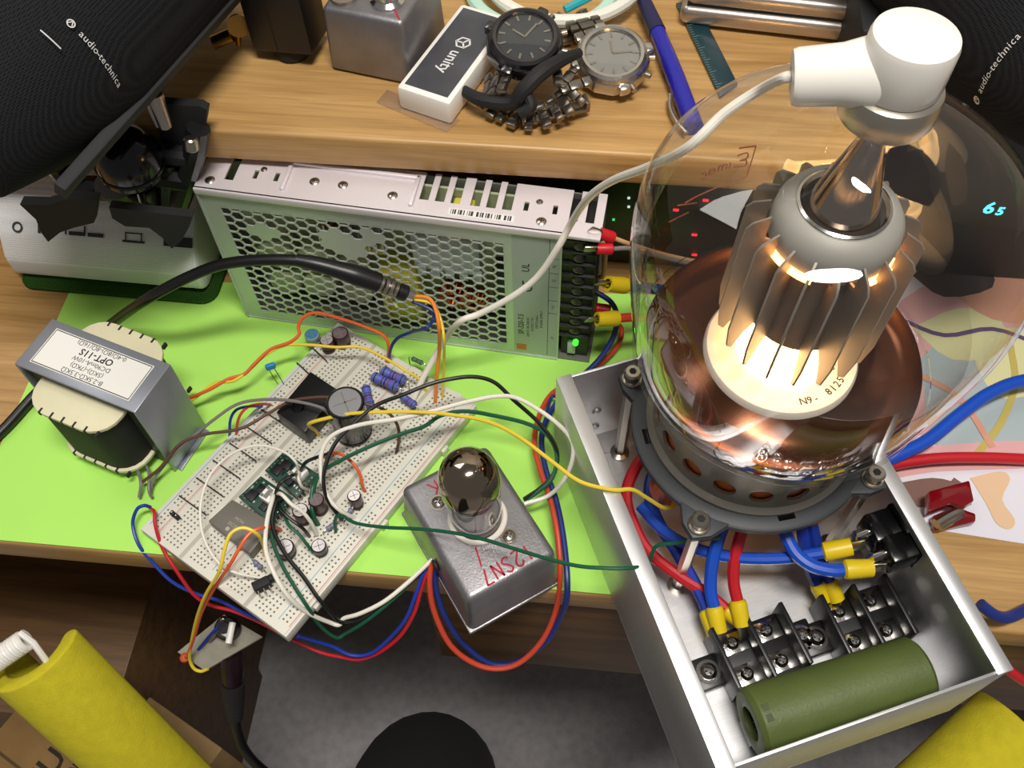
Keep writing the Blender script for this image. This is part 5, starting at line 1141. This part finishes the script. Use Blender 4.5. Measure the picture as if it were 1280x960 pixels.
b = B(); b.tube([p1, p1*.6+p2*.4, p2], [7.4, 6.8, 4.6], 20)
for k in range(5): c = p1+(p2-p1)*(.45+k*.1); b.lathe([(5.9-k*.3, -.7), (6.6-k*.35, 0), (5.9-k*.3, .7)], 20, T(*c) @ z_to(p2-p1))
t.part('strain_relief', b, blk_matte)
b = B(); b.tube([p2, t.L(297, 915, -152), t.L(306, 938, -170), t.L(328, 962, -200), t.L(370, 990, -240)], 3.2, 12); t.part('cable', b, blk_w)

# ------------------------------------------------------------------ yellow foam channels
def foam(name, label, a, c, up, R=26, th=8, n=18, a0=-.25, a1=PI+.25, gap=0):
    d = (c-a); L = d.length; up = V(up); t = Thing(name, label, 'foam', frame(a, up.cross(d), d)); b = B()
    prof = []; 
    for k in range(n+1):
        w = a0+(a1-a0)*k/n; prof.append((R*math.cos(w), -R*math.sin(w)))
    e1 = [(-(R-th/2)*math.cos(-a0)+th/2*math.cos(w)*-1 if False else 0, 0) for w in ()]
    inner = [((R-th)*math.cos(a0+(a1-a0)*k/n), -(R-th)*math.sin(a0+(a1-a0)*k/n)) for k in range(n, -1, -1)]
    def endcap(w, s_):
        c_ = ((R-th/2)*math.cos(w), -(R-th/2)*math.sin(w)); return [(c_[0]+th/2*math.cos(-w+s_*k*PI/6), c_[1]+th/2*math.sin(-w+s_*k*PI/6)) for k in range(1, 6)]
    poly = prof+endcap(a1, -1)+inner+list(reversed(endcap(a0, 1)))
    tb_ = bmesh.new(); vs = [tb_.verts.new((x, y, 0)) for x, y in poly]; f = tb_.faces.new(vs); r_ = bmesh.ops.extrude_face_region(tb_, geom=[f])
    for e in r_['geom']:
        if isinstance(e, bmesh.types.BMVert): e.co.z = L
    bmesh.ops.recalc_face_normals(tb_, faces=tb_.faces[:])
    ed = [e for e in tb_.edges if abs(e.verts[0].co.z-e.verts[1].co.z) < 1e-4]
    bmesh.ops.bevel(tb_, geom=ed, offset=1.6, segments=3, profile=.5, affect='EDGES'); b.add(tb_)
    t.part('channel', b, yfoam, angle=50); return t
foam('foam_channel', 'yellow foam half-round channel sloping down over the cardboard boxes', U(42, 812, -70), U(345, 1105, -300), (-.3, .8, .42), R=29, th=10)
foam('foam_channel', 'yellow foam channel in front of the chassis, beyond its front right corner', U(1275, 915, -105), U(1010, 1160, -150), (0, .1, -1), R=30, th=9)
# coiled white cord
p0, p1 = U(-40, 850, -58), U(32, 800, -48); d = p1-p0; L = d.length; u_ = d.orthogonal().normalized(); v_ = d.normalized().cross(u_); n = 20*12
solo('coiled_cord', 'white coiled cord poking into the yellow foam channel at the left edge', 'cord', B().tube([p0+d*(k/n)+(u_*math.cos(k*PI/6)+v_*math.sin(k*PI/6))*5 for k in range(n+1)]+[p1+d.normalized()*2+V((3, -2, -1)), p1+d.normalized()*2+V((8, -8, -10)), p1+V((12, -14, -30))], 1.9, 8, n=1), white_p)
# cardboard boxes low at the left
card = mat('cardboard', '#8c6c40', .85, noise=.1, nscale=50); cardd = mat('light cardboard', '#a8895c', .85, noise=.1, nscale=50)
FB = FLOOR+390.6
def carton(label, x0, x1, y0, y1, z0, z1, m__, txt=None, rz=0, tape=None):
    t = Thing('cardboard_box', label, 'box', T((x0+x1)/2, (y0+y1)/2, z0) @ rot(z=rz), 'cardboard boxes at lower left'); hx, hy, h = (x1-x0)/2, (y1-y0)/2, z1-z0
    b = B(); b.bx(-hx, hx, -hy, hy, 0, h, bev=1.5); t.part('carton', b, m__)
    if txt:
        b = B()
        for s_, size, m2 in txt: b.text(s_, size, m2, 0, .4)
        t.part('printing', b, mat('box print', '#2c2218', .8), label='dark printed lettering')
    b = B(); b.bx(-hx-.2, hx+.2, -1.2, 1.2, h, h+.3); t.part('flap_seam', b, mat('carton seam', '#5a4428', .9))
    if tape: b = B(); b.bx(hx-6, hx+.3, -hy, hy, h-.1, h+.4); t.part('tape', b, mat('pale tape', '#c8b8b8', .5))
    return t
zt_ = -310
c1 = U(60, 905, zt_); c2 = U(165, 955, zt_)
ZB0 = FLOOR+.4
def px_box(label, cx, cy, w, d, rz, m__, txt, tape=None):
    c = U(cx, cy, zt_); return carton(label, c.x-w/2, c.x+w/2, c.y-d/2, c.y+d/2, ZB0, zt_, m__, txt, rz, tape)
hh = zt_-ZB0
px_box('darker brown cardboard box with dark lettering and pale tape below the yellow foam', 30, 965, 84, 140, -.45, card, [('JUL', 26, T(14, 20, hh+.4) @ rot(z=PI/2)), ('CRAFT', 8, T(32, 20, hh+.4) @ rot(z=PI/2))], True)
px_box('pale brown cardboard box with dark lettering partly under the yellow foam', 150, 1010, 78, 150, -.45, cardd, [('JUL', 22, T(-4, 26, hh+.4) @ rot(z=PI/2))])
# ------------------------------------------------------------------ seated person's knee
k = U(522, 985, -215)
t = Thing('person', 'person seated at the desk, only a bent knee in black trousers showing at the bottom', 'person', T(k.x, k.y, FLOOR))
kz = -215-FLOOR
b = B()
leg = [V((-30, -420, kz+10)), V((-25, -300, kz+8)), V((-16, -180, kz+6)), V((-6, -70, kz+2)), V((0, -10, kz-12)), V((2, 14, kz-55)), V((0, 6, kz-120)), V((-4, -20, kz-220)), V((-8, -50, kz-340)), V((-10, -70, kz-440))]
b.tube(leg, [74, 72, 66, 58, 50, 48, 52, 50, 44, 42], 28, 6)
trs = mat('black trousers', '#0b0b0c', .9, bump=.3, bscale=300)
t.part('trouser_leg', b, trs, angle=60)
b = B(); b.tube([V((-10, -110, 42)), V((-10, -60, 44)), V((-10, 0, 36)), V((-10, 50, 25))], [38, 42, 38, 22], 20); t.part('shoe', b, blk_matte)

# ------------------------------------------------------------------ light
def area(name, loc, tgt, sx, sy, power, col=(1, 1, 1)):
    l = bpy.data.lights.new(name, 'AREA'); l.shape = 'RECTANGLE'; l.size = sx; l.size_y = sy; l.energy = power; l.color = col
    o = bpy.data.objects.new(name, l); COL.objects.link(o); o.location = loc; d = V(tgt)-V(loc); o.rotation_euler = d.to_track_quat('-Z', 'Y').to_euler(); return o
area('ceiling_light', (0.15, -.12, 1.75), (0, .25, 0), .66, .24, 31, (1, .95, .88)).data.shape = 'ELLIPSE'
area('room_light', (-1.0, 1.0, 1.7), (-.05, .3, 0), .8, .8, 15, (1, .96, .9))
l = bpy.data.lights.new('filament_light', 'POINT'); l.energy = .08; l.color = (1, .55, .25); l.shadow_soft_size = .012
o = bpy.data.objects.new('filament_light', l); COL.objects.link(o); o.location = (TM @ V((0, 0, 74)))*S
w = bpy.data.worlds.new('world'); sc.world = w; w.use_nodes = True
w.node_tree.nodes['Background'].inputs[0].default_value = (.75, .72, .7, 1); w.node_tree.nodes['Background'].inputs[1].default_value = .24
sc.view_settings.view_transform = 'Standard'; sc.view_settings.look = 'None'; sc.view_settings.gamma = 1; sc.view_settings.exposure = -.13; sc.view_settings.use_curve_mapping = False
sc.cycles.transparent_max_bounces = 24; sc.cycles.max_bounces = 10
